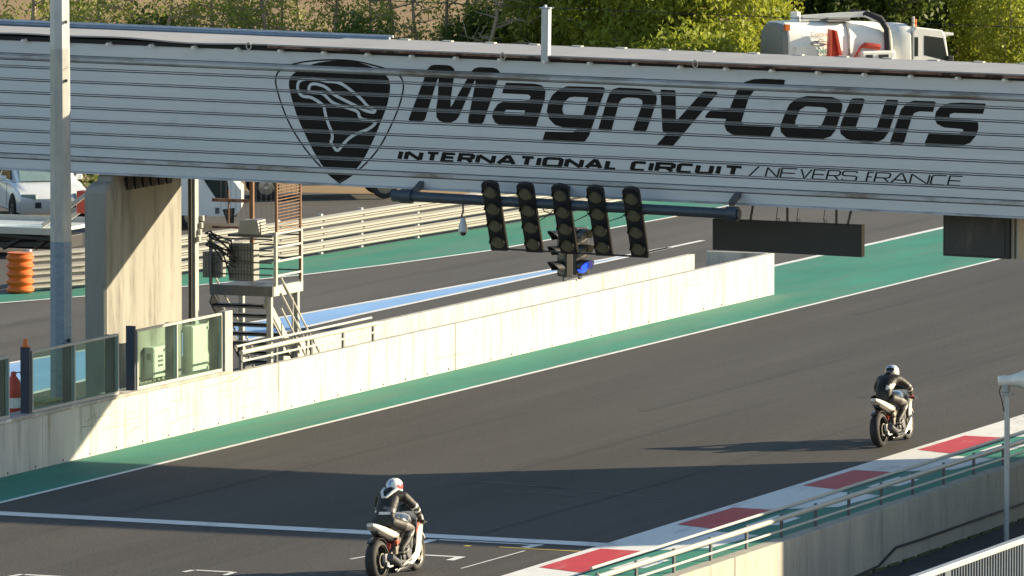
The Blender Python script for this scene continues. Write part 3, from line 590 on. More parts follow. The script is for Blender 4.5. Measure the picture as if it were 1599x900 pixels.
# pair of three-lamp signals on the back wall
def signal(x, y, face, label, lit):
    r = empty('traffic_signal', (x, y, .86), (0, 0, face), label=label, cat='traffic signal')
    MB().b2((-.16, -.05, .1), (.16, .12, 1.06)).build('housing', A_['black'], r, bevel=.02)
    MB().b2((-.03, 0, 0), (.03, .06, .1)).build('foot', A_['dksteel'], r)
    for k in range(3):
        z = .27 + k * .31
        M = Matrix.Translation((0, -.052, z)) @ Matrix.Rotation(R(90), 4, 'X')
        MB().lathe([(.135, 0), (.10, .014), (0, .024)], 20, M).build('lens', A_['bluelight'] if (lit and k == 0) else A_['lens_dull'], r, smooth=True)
        q = MB(); n = 16; V = []; 
        for i in range(n + 1):
            a = R(-20) + R(220) * i / n; d = .15 + .17 * max(0, sin(a))
            for rad, y_ in ((.148, -.05), (.148, -.05 - d), (.140, -.05 - d), (.140, -.05)): V.append((rad * cos(a), y_, z + rad * sin(a)))
        F = []; Mi = []
        for i in range(n):
            for j in range(3): q_ = (i * 4 + j, i * 4 + j + 1, i * 4 + 4 + j + 1, i * 4 + 4 + j); F.append(q_); Mi.append(1 if j == 2 else 0)
        q.v += V; q.f += F; q.m += Mi; q.build('visor', [A_['black'], A_['visor_in'] if lit else A_['black']], r)
    return r
signal(-3.14, 20.62, R(-32), 'black three lamp signal with big visors turned left, beside the blue lit one', False)
signal(-2.98, 21.15, R(58), 'black three lamp signal with its bottom lamp glowing blue', True)
# hanging boards
t = empty('display_board', (7.72, .8, 3.36), label='wide blank black display board hanging on rods under the bridge', cat='display board')
MB().prism([(0, .04), (2.68, 0), (2.68, .54), (0, .565)], lambda a, z, d: (a, d, z), 0, .16).build('panel', A_['screen'], t, bevel=.006)
for x, dx in ((.72, -.07), (1.32, 0), (2.2, 0), (2.5, -.1)):
    MB().tube([(x + dx, .08, .53), (x, .08, .92)], .022, 6).build('hanger', A_['dksteel'], t)
for x in (1.15, 1.52, 2.0):
    MB().tube([(x, .08, .55), (x - .03, .08, .6), (x - .06, .3, .92)], .006, 5).build('wire', A_['cablemat'], t)
    MB().tube([(x + .03 * cos(a * pi / 4), .08, .575 + .03 * sin(a * pi / 4)) for a in range(8)], .008, 5, closed=True).build('eyelet', A_['galv'], t)
t = empty('monitor_box', (11.95, .5, 3.44), label='dusty black monitor box under the bridge by the right edge', cat='monitor')
MB().prism([(0, .02), (1.16, 0), (1.16, .72), (0, .74)], lambda a, z, d: (a, d, z), .012, .35).build('housing', A_['black'], t)
MB().prism([(.04, .06), (1.08, .045), (1.08, .70), (.04, .71)], lambda a, z, d: (a, d, z), .0, .008).build('screen', A_['dirtyscreen'], t)
MB().b2((1.165, .1, -.01), (1.21, .36, .72)).build('side_plate', A_['cream'], t)
MB().b2((1.25, .12, -.01), (1.29, .4, .72)).build('outer_plate', A_['cream'], t)
# overhead wire above the bridge
b = MB(); b.tube([(-21.4, -.1, 7.98), (-10, -.1, 7.8), (5.04, -.1, 7.49), (16, -.1, 7.28)], .007, 5)
tag(b.build('overhead_wire', A_['cablemat']), 'thin dark wire stretched above the bridge from the roof post', 'wire')

# ---------------------------------------------------------------- stairs and equipment between the walls
t = empty('metal_staircase', (-2.6, 4.7, 0), label='grey steel staircase with railed platform between the two concrete walls', cat='staircase')
G = A_['greysteel']; D = A_['dksteel']; C_ = A_['cream']
def W(p): return (p[0] + 2.6, p[1] - 4.7, p[2])
q = MB(); q.b2(W((-3.22, 4.07, 1.98)), W((-1.98, 4.15, 2.16))); q.build('front_beam', D, t)
q = MB(); q.b2(W((-2.06, 4.152, 1.98)), W((-1.98, 5.4, 2.16))); q.build('side_beam', C_, t)
q = MB(); q.b2(W((-3.2, 4.155, 2.10)), W((-2.065, 5.4, 2.14))); q.build('deck', D, t)
for x, y in ((-2.06, 4.13), (-2.06, 5.28), (-3.15, 5.28)): MB().b2(W((x - .045, y - .045, 0)), W((x + .045, y + .045, 1.975))).build('leg', G, t)
def sl(x0, y0, z0, y1, z1, w, h, name, m): MB().bar(W((x0, y0, z0)), W((x0, y1, z1)), w, h, up=(0, 0, 1)).build(name, m, t)
sl(-3.2, 4.1, 1.92, 6.1, .12, .03, .2, 'stringer', D); sl(-2.14, 4.1, 1.92, 6.1, .12, .03, .2, 'stringer', C_)
for k in range(9):
    q = MB(); q.box(W((-2.67, 4.25 + k * .21, 1.80 - k * .189)), (1.02, .22, .03)); q.box(W((-2.67, 4.15 + k * .21, 1.78 - k * .189)), (1.02, .02, .06)); q.build('tread', D, t)
for dz in (.35, .62, .9): 
    for x in (-1.96, -3.28): MB().tube([W((x, 4.4, 1.75 + dz - .35)), W((x, 6.2, .12 + dz - .35))], .018, 7).build('handrail', C_, t, smooth=True)
for yy in (4.9, 5.5, 6.05): MB().tube([W((-1.96, yy, 1.5 - (yy - 4.4) * .9)), W((-1.96, yy, 2.35 - (yy - 4.4) * .9))], .02, 7).build('baluster', G, t)
for y in (4.2, 5.3): MB().b2(W((-2.0, y - .03, 2.16)), W((-1.95, y + .03, 3.13))).build('rail_post', C_, t)
for z in (3.1, 2.85, 2.6, 2.34): MB().tube([W((-1.975, 4.2, z)), W((-1.975, 5.3, z))], .022, 7).build('side_rail', C_, t, smooth=True)
for z in (3.0, 2.8, 2.58, 2.36):
    MB().tube([W((-3.2, 4.12, z)), W((-2.0, 4.12, z))], .014, 6).build('front_rail', D, t)
    MB().tube([W((-3.2, 5.35, z)), W((-2.0, 5.35, z))], .014, 6).build('back_rail', D, t)
MB().b2(W((-3.24, 4.09, 2.16)), W((-3.19, 4.14, 3.05))).build('rail_post', D, t)
t2 = empty('mesh_gate', (-1.98, 4.25, 3.1), label='rusty barred panel standing above the staircase platform', cat='gate')
for y in (0, 1.03): MB().b2((-.02, y - .02, -.9), (.02, y + .02, 1.02)).build('post', A_['rustpost'], t2)
b = MB()
for k in range(17): b.tube([(0, 0, .02 + k * .058), (0, 1.03, .02 + k * .058 + .012)], .009, 5)
b.build('bars', A_['rustpost'], t2)
t2 = empty('rusty_frame', (-2.6, 4.25, 2.16), label='rusty post and crossbar on the staircase platform in front of the white cab', cat='frame')
MB().b2((-.35, .95, 0), (-.28, 1.02, 2.1)).build('post', A_['rustpost'], t2)
MB().b2((-1.1, .95, 1.40), (-.355, 1.0, 1.46)).build('crossbar', A_['rust'], t2)
MB().tube([(-.76, .94, 1.0), (-.76, .94, 1.62)], .018, 6).build('upright', A_['rustpost'], t2)
MB().b2((-1.1, .95, .92), (-.355, 1.0, .96)).build('lower_crossbar', A_['rust'], t2)
b = MB()
for k in range(16): b.tube([(-.95 + .1 * k, 1.02, 1.12), (-.95 + .1 * k, 1.02, 2.1)], .004, 4)
b.build('wire_mesh', A_['dksteel'], t2)
def meshbox(x0, x1, z0, z1, y0, label):
    r = empty('equipment_box', (x0, y0, z0), label=label, cat='box'); w, h = x1 - x0, z1 - z0
    MB().b2((0, .012, 0), (w, .26, h)).build('case', A_['mesh_grey'], r, bevel=.01)
    b = MB(); n = int(w / .055); k_ = int(h / .055)
    for i in range(n + 1): b.b2((w * i / n - .004, 0, 0), (w * i / n + .004, .010, h))
    for i in range(k_ + 1): b.b2((0, -.004, h * i / k_ - .004), (w, .0, h * i / k_ + .004))
    b.build('mesh', A_['dksteel'], r); return r
meshbox(-2.88, -2.40, 2.24, 2.90, 4.17, 'grey mesh fronted box in the middle of the staircase platform')
meshbox(-3.40, -3.06, 2.28, 2.74, 4.17, 'grey mesh fronted box at the left end of the staircase platform')
r = empty('floodlight', (-2.5, 4.35, 3.02), label='grey wedge shaped floodlight box with pale end on the platform railing', cat='floodlight')
MB().prism([(-.25, .05), (.2, .05), (.14, .32), (-.2, .30)], lambda a, z, d: (a, d, z), -.1, .25).build('body', A_['greysteel'], r, bevel=.008)
MB().prism([(-.12, .045), (.27, .045), (.14, .30), (-.03, .29)], lambda a, z, d: (.225 - (z - .04) * .25, a + .02, z), 0, .012).build('end_plate', A_['cream'], r)
MB().b2((-.45, -.08, .0), (.42, .2, .045)).build('shelf', A_['dksteel'], r)
b = MB(); rr = random.Random(4)
for k in range(9):
    x = -3.3 + rr.uniform(-.02, .1); z = 2.95 + rr.uniform(-.1, .15)
    b.tube([(x, 4.05, z), (x + .12, 4.0, z + rr.uniform(-.1, .08)), (x + .3 + rr.uniform(0, .2), 4.02, z - rr.uniform(.05, .3)), (x + .42 + rr.uniform(0, .15), 4.1, z - rr.uniform(.2, .6))], .016, 6)
tag(b.build('cable_bundle', A_['cablemat'], smooth=True), 'tangle of thick black cables hanging at the left end of the platform', 'cables')
def cabinet(x, y0, y1, z0, z1, label, win):
    r = empty('electrical_cabinet', (x, y0, z0), label=label, cat='cabinet', group='electrical cabinets behind the glass'); w, h = y1 - y0, z1 - z0
    MB().b2((-.18, 0, 0), (0, w, h)).build('case', A_['boxgreen'], r, bevel=.008)
    MB().b2((.001, .02, .02), (.012, w * .5 if win else w - .02, h - .02)).build('door', A_['boxgreen'], r)
    if win: MB().b2((.001, w * .5 + .01, .02), (.012, w - .02, h - .02)).build('door', A_['boxgreen'], r)
    for z in (.06, h - .1): MB().b2((.012, (w * .5 if win else w) - .06, z), (.022, (w * .5 if win else w) - .03, z + .05)).build('hinge', A_['black'], r)
    if win:
        for z in (.19, .27, .35): MB().b2((.013, w * .18, z), (.018, w * .40, z + .04)).build('label_plate', A_['dksteel'], r)
        MB().b2((-.12, -.006, h * .6), (-.05, -.001, h * .8)).build('vent', A_['dksteel'], r)
    b = MB()
    for k in range(5): b.tube([(-.08, .1 + k * (w - .2) / 4, 0), (-.07, .1 + k * (w - .2) / 4 + .02, -.12), (-.1, .08 + k * (w - .2) / 4, -.3)], .012, 5)
    b.build('cable', A_['cablemat'], r); return r
cabinet(-2.92, 1.1, 2.0, .76, 1.30, 'white two door electrical cabinet on the concrete pier, seen through the glass screen', True)
cabinet(-2.95, 2.75, 3.4, .66, 1.53, 'taller pale electrical cabinet beside the pier, right pane of the glass screen', False)
b = MB(); b.b2((-3.20, 3.45, .55), (-3.14, 3.9, 1.62)); tag(b.build('backing_panel', A_['cream'], bevel=.005), 'pale upright panel right of the taller electrical cabinet', 'panel')

# ---------------------------------------------------------------- right side: loudspeaker pole and lower fence
t = empty('speaker_pole', (14.45, -3.5, -.95), label='thin steel pole with white horn loudspeaker in the lower path', cat='speaker pole')
MB().tube([(0, 0, 0), (0, 0, 2.58)], .045, 12).build('pole', A_['galv'], t, smooth=True)
q = MB(); q.b2((-.09, -.06, 2.56), (.09, .06, 2.6)); q.tube([(0, -.0, 2.6), (0, 0, 2.74)], .03); q.b2((-.07, -.07, 2.62), (.03, .07, 2.72)); q.build('mount', A_['galv_warm'], t, bevel=.006)
M = Matrix.Translation((-.16, 0, 2.78)) @ Matrix.Rotation(R(18), 4, 'Z') @ Matrix.Rotation(R(86), 4, 'Y')
q = MB(); q.lathe([(0, 0), (.065, 0), (.09, .02), (.09, .13), (.085, .14), (.09, .2), (.115, .32), (.15, .42), (.19, .47), (.185, .475), (.135, .41), (.07, .26), (.03, .2), (0, .2)], 24, M); q.build('horn', A_['hwhite'], t, smooth=True)
MB().tube([(-.1, 0, 2.72), (-.14, 0, 2.62), (-.09, -.02, 2.5), (-.045, -.02, 2.3)], .008, 5).build('cable', A_['cablemat'], t)
t = empty('lower_fence', (16.4, -18, -.95), label='blue grey balustrade along the lower path at the bottom right corner', cat='fence')
A_['fence_blue'] = mat('fence_paint', (.075, .10, .135), .55, var=.2)
MB().b2((-.065, 0, .86), (.065, 17.6, .95)).build('top_rail', A_['galv'], t, bevel=.01)
MB().b2((-.02, 0, .08), (.02, 17.6, .12)).build('bottom_rail', A_['galv_blue'], t)
b = MB(); k = 0
while k * .125 < 17.5: b.b2((-.012, k * .125, .121), (.012, k * .125 + .04, .859)); k += 1
b.build('balusters', A_['fence_blue'], t)
for y in (1.8, 5.8, 9.75, 13.7, 17.4): MB().b2((-.05, y, 0), (.045, y + .26, .859)).build('post', A_['fence_blue'], t)

# ---------------------------------------------------------------- crash barrier, orange barrel
t = empty('crash_barrier', (-14.46, 32.9, 0), label='three beam pale steel crash barrier curving along the green strip', cat='barrier')
P = [Vector((x + 14.46, y - 32.9, 0)) for x, y in rail_p]; PP = []
for i in range(len(P) - 1):
    for k in range(4): PP.append(P[i].lerp(P[i + 1], k / 4))
PP.append(P[-1])
prof = [(.0, 0), (.085, .04), (.085, .085), (.0, .105), (.0, .14), (.085, .16), (.085, .205), (.0, .245)]
for z0 in (.05, .335, .62):
    rings = []
    for i, p in enumerate(PP):
        d = (PP[min(i + 1, len(PP) - 1)] - PP[max(i - 1, 0)]).normalized(); n = Vector((d.y, -d.x, 0))
        rings.append([p + n * a + Vector((0, 0, z0 + z)) for a, z in prof] + [p + n * (a - .006) + Vector((0, 0, z0 + z)) for a, z in prof[::-1]])
    MB().loft(rings).build('beam', A_['barrier'], t)
b = MB()
for i, p in enumerate(PP[1::2]):
    d = (PP[min(2 * i + 2, len(PP) - 1)] - PP[2 * i]).normalized(); n = Vector((d.y, -d.x, 0)); pq = p - n * .08
    MB().b2((pq.x - .04, pq.y - .05, 0), (pq.x + .04, pq.y + .05, .9)).build('post', A_['galv'], t)
    for z in (.185, .47, .755): b.box(p + n * .004 + Vector((0, 0, z)), (.02, .05, .05))
b.build('bolts', A_['dksteel'], t)
t = empty('ribbed_barrel', (-16.35, 22.6, 0), label='orange ribbed plastic barrel at the end of the steel barrier', cat='barrel')
pr = [(0, 0), (.20, 0)]
for k in range(5): pr += [(.25, .01 + k * .17), (.298, .055 + k * .17), (.298, .085 + k * .17), (.25, .14 + k * .17), (.238, .155 + k * .17)]
pr += [(.28, .85), (.27, .86), (0, .86)]
MB().lathe(pr, 28).build('body', A_['orange'], t, smooth=True)

# ---------------------------------------------------------------- vehicles
def wheel(parent, c, r, w, axis='x', face=1, m=None, spokes=5):
    o = empty('wheel', c); o.parent = parent
    M = Matrix.Rotation(R(90), 4, 'Y') if axis == 'x' else Matrix.Rotation(R(-90), 4, 'X')
    MB().lathe([(r * .62, -w / 2), (r * .93, -w / 2), (r, -w * .3), (r, w * .3), (r * .93, w / 2), (r * .62, w / 2), (r * .62, -w / 2)], 28, M).build('tyre', A_['tyre'], o, smooth=True)
    q = MB(); q.lathe([(0, w * .3), (r * .2, w * .34), (r * .25, w * .25), (r * .55, w * .2), (r * .63, w * .45), (r * .63, -w * .45), (r * .5, -w * .3), (0, -w * .3)], 28, M)
    for k in range(spokes):
        a = k * 2 * pi / spokes; q.add([M @ Vector(p) for p in ((r * .22 * cos(a - .25), r * .22 * sin(a - .25), w * .42), (r * .22 * cos(a + .25), r * .22 * sin(a + .25), w * .42), (r * .56 * cos(a + .1), r * .56 * sin(a + .1), w * .4), (r * .56 * cos(a - .1), r * .56 * sin(a - .1), w * .4))], [(0, 1, 2, 3)])
    q.build('rim', m or A_['alloy'], o, smooth=True)
    return o
def hatchback(name, loc, rz, body, glass, label):
    # x = right, y = forward
    r = empty(name, loc, (0, 0, rz), label=label, cat='car')
    low = [(-1.98, .45), (-1.95, .25), (1.9, .22), (2.0, .35), (2.0, .58), (1.85, .72), (1.05, .90), (-1.55, .95), (-1.95, .9), (-2.0, .7)]
    n = len(low); rings = []
    for x, s_, dz in ((-.86, .95, .03), (-.82, .99, .0), (-.6, 1, 0), (0, 1.03, .0), (.6, 1, 0), (.82, .99, 0), (.86, .95, .03)):
        rings.append([(x, y * s_, z + (dz if z < .5 else -dz)) for y, z in low])
    MB().loft(rings).build('body', body, r, smooth=True)
    up = [(-1.7, .93), (1.0, .89), (.28, 1.40), (-.3, 1.48), (-1.2, 1.42)]
    rings = []
    for x, k in ((-.78, 0), (-.62, 1), (0, 1.02), (.62, 1), (.78, 0)):
        rings.append([(x, y, z if k else .92 + (z - .92) * .02) for y, z in up])
    MB().loft(rings).build('cabin', body, r, smooth=True)
    MB().add([(-.63, 1.02, .935), (.63, 1.02, .935), (.52, .36, 1.385), (-.52, .36, 1.385)], [(0, 1, 2, 3)]).build('windscreen', A_['windscreen'], r)
    MB().add([(-.60, -1.68, .98), (.60, -1.68, .98), (.52, -1.28, 1.40), (-.52, -1.28, 1.40)], [(0, 1, 2, 3)]).build('rear_window', glass, r)
    for s in (-1, 1):
        for y0, y1 in ((-.35, .62), (-1.25, -.42)):
            top1 = min(y1, .2); MB().add([(s * .775, y0, .955), (s * .775, y1, .945), (s * .665, top1, 1.33), (s * .665, y0 - (.05 if y0 < -1 else 0), 1.36)], [(0, 1, 2, 3)]).build('side_window', glass, r)
        MB().box((s * .93, .55, .98), (.16, .1, .13)).build('mirror', body, r, bevel=.03)
        MB().box((s * .62, 1.90, .62), (.36, .16, .14), (0, 0, s * -.3)).build('headlight', A_['windscreen'], r, bevel=.03)
        MB().box((s * .68, -1.95, .78), (.28, .12, .2)).build('tail_light', A_['taillight'], r, bevel=.03)
        for y in (-1.25, 1.25):
            q = MB(); q.lathe([(.36, 0), (.0, 0)], 24, Matrix.Translation((s * .868, y, .32)) @ Matrix.Rotation(R(90), 4, 'Y')); q.build('wheel_arch', A_['gap'], r)
            wheel(r, (s * .80, y, .31), .31, .2, 'x')
        MB().b2((s * .866, .62, .35), (s * .869, .635, .9)).build('door_gap', A_['gap'], r); MB().b2((s * .866, -.40, .35), (s * .869, -.385, .92)).build('door_gap', A_['gap'], r)
    MB().b2((-.5, 1.99, .36), (.5, 2.025, .50)).build('grille', A_['black'], r)
    return r
hatchback('white_car', (-25.1, 40.85, 0), R(-140), A_['carwhite'], A_['carglass'], 'white hatchback parked beyond the lamp post, seen below the bridge')
hatchback('dark_car', (-25.55, 36.6, 0), R(25), A_['carblack'], A_['carglass'], 'black car with red tail light cut off by the left edge')

t = empty('recovery_truck', (-20.9, 30.4, 0), label='white flatbed recovery truck with chevron board behind the orange barrel', cat='truck')
MB().b2((-5, 0, .58), (1.5, 2.1, .66)).build('flatbed', A_['carwhite'], t, bevel=.02)
b = MB(); b.b2((-5, -.04, .53), (1.5, -.002, .68)); b.b2((-5, 2.102, .56), (1.5, 2.15, .77)); b.build('bed_edge', A_['cream'], t)
MB().b2((-5, .25, .14), (-.32, 1.7, .575)).build('rear_box', A_['truckwhite'], t, bevel=.02)
MB().b2((-.85, .20, .34), (-.42, .249, .45)).build('tail_light', A_['taillight'], t, bevel=.01)
MB().b2((-1.0, .22, .18), (-.38, .249, .31)).build('number_plate', A_['yellow'], t)
MB().b2((-1.6, .18, .0), (-.35, .24, .135)).build('hazard_board', A_['redpaint'], t)
for k in range(6): MB().prism([(-1.58 + k * .2, .01), (-1.48 + k * .2, .01), (-1.38 + k * .2, .125), (-1.48 + k * .2, .125)], lambda a, z, d: (a, d, z), .170, .176).build('chevron', A_['yellow'], t)
q = MB(); q.bar((-.3, .15, .50), (1.4, .2, .42), .22, .10); q.bar((-.2, .3, .25), (1.3, .35, .30), .2, .14); q.bar((.1, .2, .18), (.7, .2, .5), .10, .10); q.bar((.9, .2, .2), (1.3, .2, .5), .09, .09); q.b2((-.3, .6, .15), (1.4, 1.6, .45)); q.build('underlift', A_['black'], t, bevel=.02)
for x in (-2.6, -3.5): wheel(t, (x, .35, .27), .27, .24, 'y'); wheel(t, (x, 1.75, .27), .27, .24, 'y')
MB().b2((-7.4, .02, .3), (-5.1, 2.08, 2.3)).build('cab', A_['carwhite'], t, bevel=.1)
for y in (.4, 1.5): q = MB(); q.bar((1.0, y, .70), (2.9, y + .3, 2.05), .14, .09); q.build('ramp', A_['cream'], t)
MB().b2((1.55, 1.0, .95), (1.75, 1.3, 1.45)).build('beacon_box', A_['redpaint'], t)

t = empty('white_van', (-19.95, 40.05, 0), (0, 0, R(-67)), label='white van cab glimpsed behind the rusty frame of the platform', cat='van')
side = [(-2.4, .35), (.45, .30), (.62, .5), (.62, .9), (.42, 1.15), (.02, 1.95), (-.3, 2.05), (-2.4, 2.05)]
MB().loft([[(x, y, z) for y, z in [(a * (1 if abs(x) < .9 else .99), c_) for a, c_ in side]] for x in (-.92, -.85, 0, .85, .92)]).build('body', A_['carwhite'], t, smooth=True)
for s in (-1, 1):
    MB().add([(s * .928, .02, .72), (s * .928, .36, .62), (s * .928, .20, 1.8), (s * .928, -.72, 1.85)], [(0, 1, 2, 3)]).build('side_window', A_['carglass'], t)
    MB().add([(s * .928, 0, .50), (s * .928, .1, .50), (s * .928, .1, .36), (s * .928, 0, .36)], [(0, 1, 2, 3)]).build('door_handle', A_['dksteel'], t)
    MB().add([(s * .928, .17, .46), (s * .928, .46, .50), (s * .928, .44, .14), (s * .928, .28, .14)], [(0, 1, 2, 3)]).build('lower_window', A_['carglass'], t)
    wheel(t, (s * .80, -.55, .3), .3, .2); wheel(t, (s * .82, -2.0, .3), .3, .2)
MB().add([(-.78, .43, 1.16), (.78, .43, 1.16), (.7, .06, 1.9), (-.7, .06, 1.9)], [(0, 1, 2, 3)]).build('windscreen', A_['windscreen'], t)

t = empty('flatbed_truck', (-21.4, 49.2, 0), (0, 0, R(-59)), label='dark truck showing only its wheels and sills below the bridge', cat='truck')
MB().b2((-.95, -2.6, .55), (.95, 2.3, .75)).build('chassis', A_['black'], t)
MB().b2((-1.05, -2.7, .76), (1.05, .9, 1.3)).build('bed', A_['truckwhite'], t, bevel=.02)
MB().b2((-1.0, 1.0, .5), (1.0, 2.6, 2.1)).build('cab', A_['truckwhite'], t, bevel=.08)
MB().b2((.6, -.6, .35), (1.0, .35, .54)).build('side_box', A_['greysteel'], t)
for s in (-1, 1): wheel(t, (s * .85, -1.45, .33), .33, .22, spokes=7); wheel(t, (s * .85, 1.5, .33), .33, .22, spokes=7)

# sweeper / tanker truck at the top right: x = right of truck, y = forward
t = empty('tanker_truck', (-21.3, 86.8, 0), (0, 0, R(-46)), label='white tanker truck with red arm and black hose among the trees', cat='truck'); t.scale = (.87,) * 3
TW = A_['truckwhite']
def ts(y, w, zb, zt, e=.55):
    out = []
    for k in range(20):
        a = 2 * pi * k / 20; cx_, sz = cos(a), sin(a)
        out.append((w * math.copysign(abs(cx_) ** e, cx_), y, (zb + zt) / 2 + (zt - zb) / 2 * math.copysign(abs(sz) ** e, sz)))
    return out
MB().loft([ts(-2.55, 1.02, 1.0, 2.92), ts(-2.5, 1.12, .92, 3.0), ts(-.3, 1.12, .92, 3.0), ts(-.25, 1.10, .92, 2.97), ts(1.3, 1.10, .92, 2.92, .6), ts(1.5, .9, 1.1, 2.75, .7)]).build('tank', TW, t, smooth=True)
MB().loft([ts(-.34, 1.15, .9, 3.03), ts(-.27, 1.15, .9, 3.03)]).build('tank_band', A_['greysteel'], t)
MB().loft([ts(-2.68, .98, 1.05, 2.85), ts(-2.56, 1.06, .98, 2.94)]).build('rear_door', A_['mesh_grey'], t)
MB().loft([ts(1.35, 1.02, .9, 2.7, .4), ts(1.55, 1.1, .85, 2.85, .4), ts(2.0, 1.1, .85, 2.85, .4), ts(2.05, 1.05, .9, 2.8, .4)]).build('hopper', TW, t, smooth=True)
prof_c = [(2.1, .6), (3.45, .55), (3.5, 1.25), (3.33, 2.35), (3.2, 2.62), (2.2, 2.75), (2.1, 2.6)]
MB().loft([[(x, y, z) for y, z in prof_c] for x in (-1.08, -1.02, 0, 1.02, 1.08)]).build('cab', TW, t, bevel=.04)
MB().b2((-1.05, 3.30, 2.42), (1.05, 3.62, 2.52)).build('sun_visor', TW, t, bevel=.02)
for s in (-1, 1):
    MB().add([(s * 1.085, 2.5, 1.78), (s * 1.085, 3.40, 1.56), (s * 1.085, 3.22, 2.35), (s * 1.085, 2.5, 2.45)], [(0, 1, 2, 3)]).build('side_window', A_['carglass'], t)
    MB().b2((s * 1.075, 2.14, 1.75), (s * 1.09, 2.28, 2.4)).build('rear_quarter_window', A_['carglass'], t)
    MB().b2((s * 1.08, 2.2, 1.25), (s * 1.095, 2.28, 1.5)).build('door_handle', A_['black'], t)
    q = MB(); q.b2((s * 1.12, 3.32, 1.05), (s * 1.3, 3.52, 1.75)); q.build('mirror', A_['black'], t, bevel=.03)
    for y in (-1.6, -.6, 2.75): wheel(t, (s * .95, y, .48), .48, .3)
MB().add([(-.98, 3.51, 1.32), (.98, 3.51, 1.32), (.95, 3.36, 2.34), (-.95, 3.36, 2.34)], [(0, 1, 2, 3)]).build('windscreen', A_['carglass'], t)
MB().b2((-.9, -2.5, .35), (.9, 3.2, .6)).build('chassis', A_['black'], t)
q = MB(); q.prism([(-1.15, 1.0), (-.55, .95), (-.95, 2.72), (-1.12, 2.75)], lambda a, z, d: (d, a, z), 1.2, 1.32); q.prism([(-1.2, 1.0), (-1.1, 1.0), (-1.08, 2.7), (-1.14, 2.75)], lambda a, z, d: (d, a, z), 1.18, 1.45); q.prism([(-.62, .95), (-.50, .95), (-.90, 2.70), (-1.0, 2.72)], lambda a, z, d: (d, a, z), 1.32, 1.45)
q.build('red_arm', A_['redpaint'], t)
MB().tube([(1.3, -.4, 1.3), (1.3, -.2, 1.75), (1.3, .05, 2.12), (1.3, .2, 2.18), (1.3, .75, 2.10)], [.03, .03, .05, .10, .10], 8).build('red_nozzle', A_['redpaint'], t, smooth=True)
q = MB(); q.b2((1.13, .0, 1.0), (1.5, 1.25, 1.98)); q.build('pump_box', TW, t, bevel=.06)
q = MB(); q.b2((1.505, .15, 1.6), (1.52, .4, 1.86)); q.b2((1.505, .62, 1.65), (1.53, .98, 1.86)); q.build('pump_gauge', A_['black'], t)
MB().tube([(1.1, .55, 1.05), (1.18, 1.05, 1.3), (1.18, 1.12, 2.0), (1.12, 1.1, 2.7), (1.0, .9, 3.05), (.8, .5, 3.2), (.5, 0, 3.25)], .12, 10).build('black_hose', A_['cablemat'], t, smooth=True)
q = MB(); q.bar((.5, -1.8, 3.1), (.7, .6, 3.22), .3, .18); q.bar((.9, .35, 3.15), (1.05, 1.0, 2.85), .06, .06); q.build('top_boom', TW, t)
MB().b2((.2, -1.0, 2.98), (.95, -.2, 3.12)).build('top_hatch', A_['greysteel'], t); MB().lathe([(0, 3.3), (.17, 3.3), (.17, 2.9)], 12, Matrix.Translation((.2, -1.9, 0))).build('filler_cap', TW, t)
MB().b2((1.10, -2.3, 1.6), (1.2, -1.9, 2.2)).build('side_locker', TW, t, bevel=.02)
MB().b2((.95, -2.66, 2.72), (1.13, -2.5, 2.92)).build('red_marker', A_['orange'], t)
q = MB(); q.lathe([(0, 3.0), (.07, 3.0), (.07, 2.74), (.05, 2.7)], 12, Matrix.Translation((.75, 2.3, 0))); q.build('beacon', A_['orange'], t); MB().tube([(.85, 2.2, 2.5), (.85, 2.2, 3.1)], .05, 8).build('exhaust_stack', A_['galv_warm'], t)
def flat_text(txt, size, m, parent, loc, rot, name):
    c_ = bpy.data.curves.new('text', 'FONT'); c_.body = txt; c_.size = size; c_.extrude = 0
    o = bpy.data.objects.new('tmp', c_); col.objects.link(o)
    dg = bpy.context.evaluated_depsgraph_get(); me = bpy.data.meshes.new_from_object(o.evaluated_get(dg)); bpy.data.objects.remove(o)
    me.materials.clear(); me.materials.append(m); n = bpy.data.objects.new(name, me); col.objects.link(n); n.parent = parent; n.location = loc; n.rotation_euler = rot; return n
RT = (R(90), 0, R(90))
flat_text('Ne', .34, A_['teal'], t, (1.128, -1.5, 1.92), RT, 'side_lettering'); flat_text('Me', .34, A_['teal'], t, (1.128, -1.5, 1.64), RT, 'side_lettering')
flat_text('Conseil', .24, A_['winetext'], t, (1.128, -1.75, 2.5), RT, 'side_lettering')
b = MB(); b.tube([(1.128, -1.4 + .32 * cos(a * pi / 10), 2.26 + .07 * sin(a * pi / 10)) for a in range(20)], .012, 4, closed=True); b.tube([(1.128, -1.5, 2.28), (1.128, -1.4, 2.4), (1.128, -1.25, 2.37)], .012, 4); b.build('side_emblem', A_['dksteel'], t)

# ---------------------------------------------------------------- motorcycles and riders (x right, y forward)
def skin_mesh(name, joints, edges, levels=2):
    me = bpy.data.meshes.new('tmp'); idx = {k: i for i, k in enumerate(joints)}
    me.from_pydata([joints[k][0] for k in joints], [(idx[a], idx[b_]) for a, b_ in edges], [])
    o = bpy.data.objects.new('tmp', me); col.objects.link(o)
    s = o.modifiers.new('skin', 'SKIN'); s.use_smooth_shade = True; s.branch_smoothing = .4
    if not me.skin_vertices: me.attributes.new('x', 'FLOAT', 'POINT')
    sv_ = me.skin_vertices[0].data
    for k, i in idx.items():
        r_ = joints[k][1]; sv_[i].radius = r_ if isinstance(r_, tuple) else (r_, r_); sv_[i].use_root = (i == 0)
    u = o.modifiers.new('sub', 'SUBSURF'); u.levels = levels; u.render_levels = levels
    dg = bpy.context.evaluated_depsgraph_get(); out = bpy.data.meshes.new_from_object(o.evaluated_get(dg))
    bpy.data.objects.remove(o); out.name = name; return out

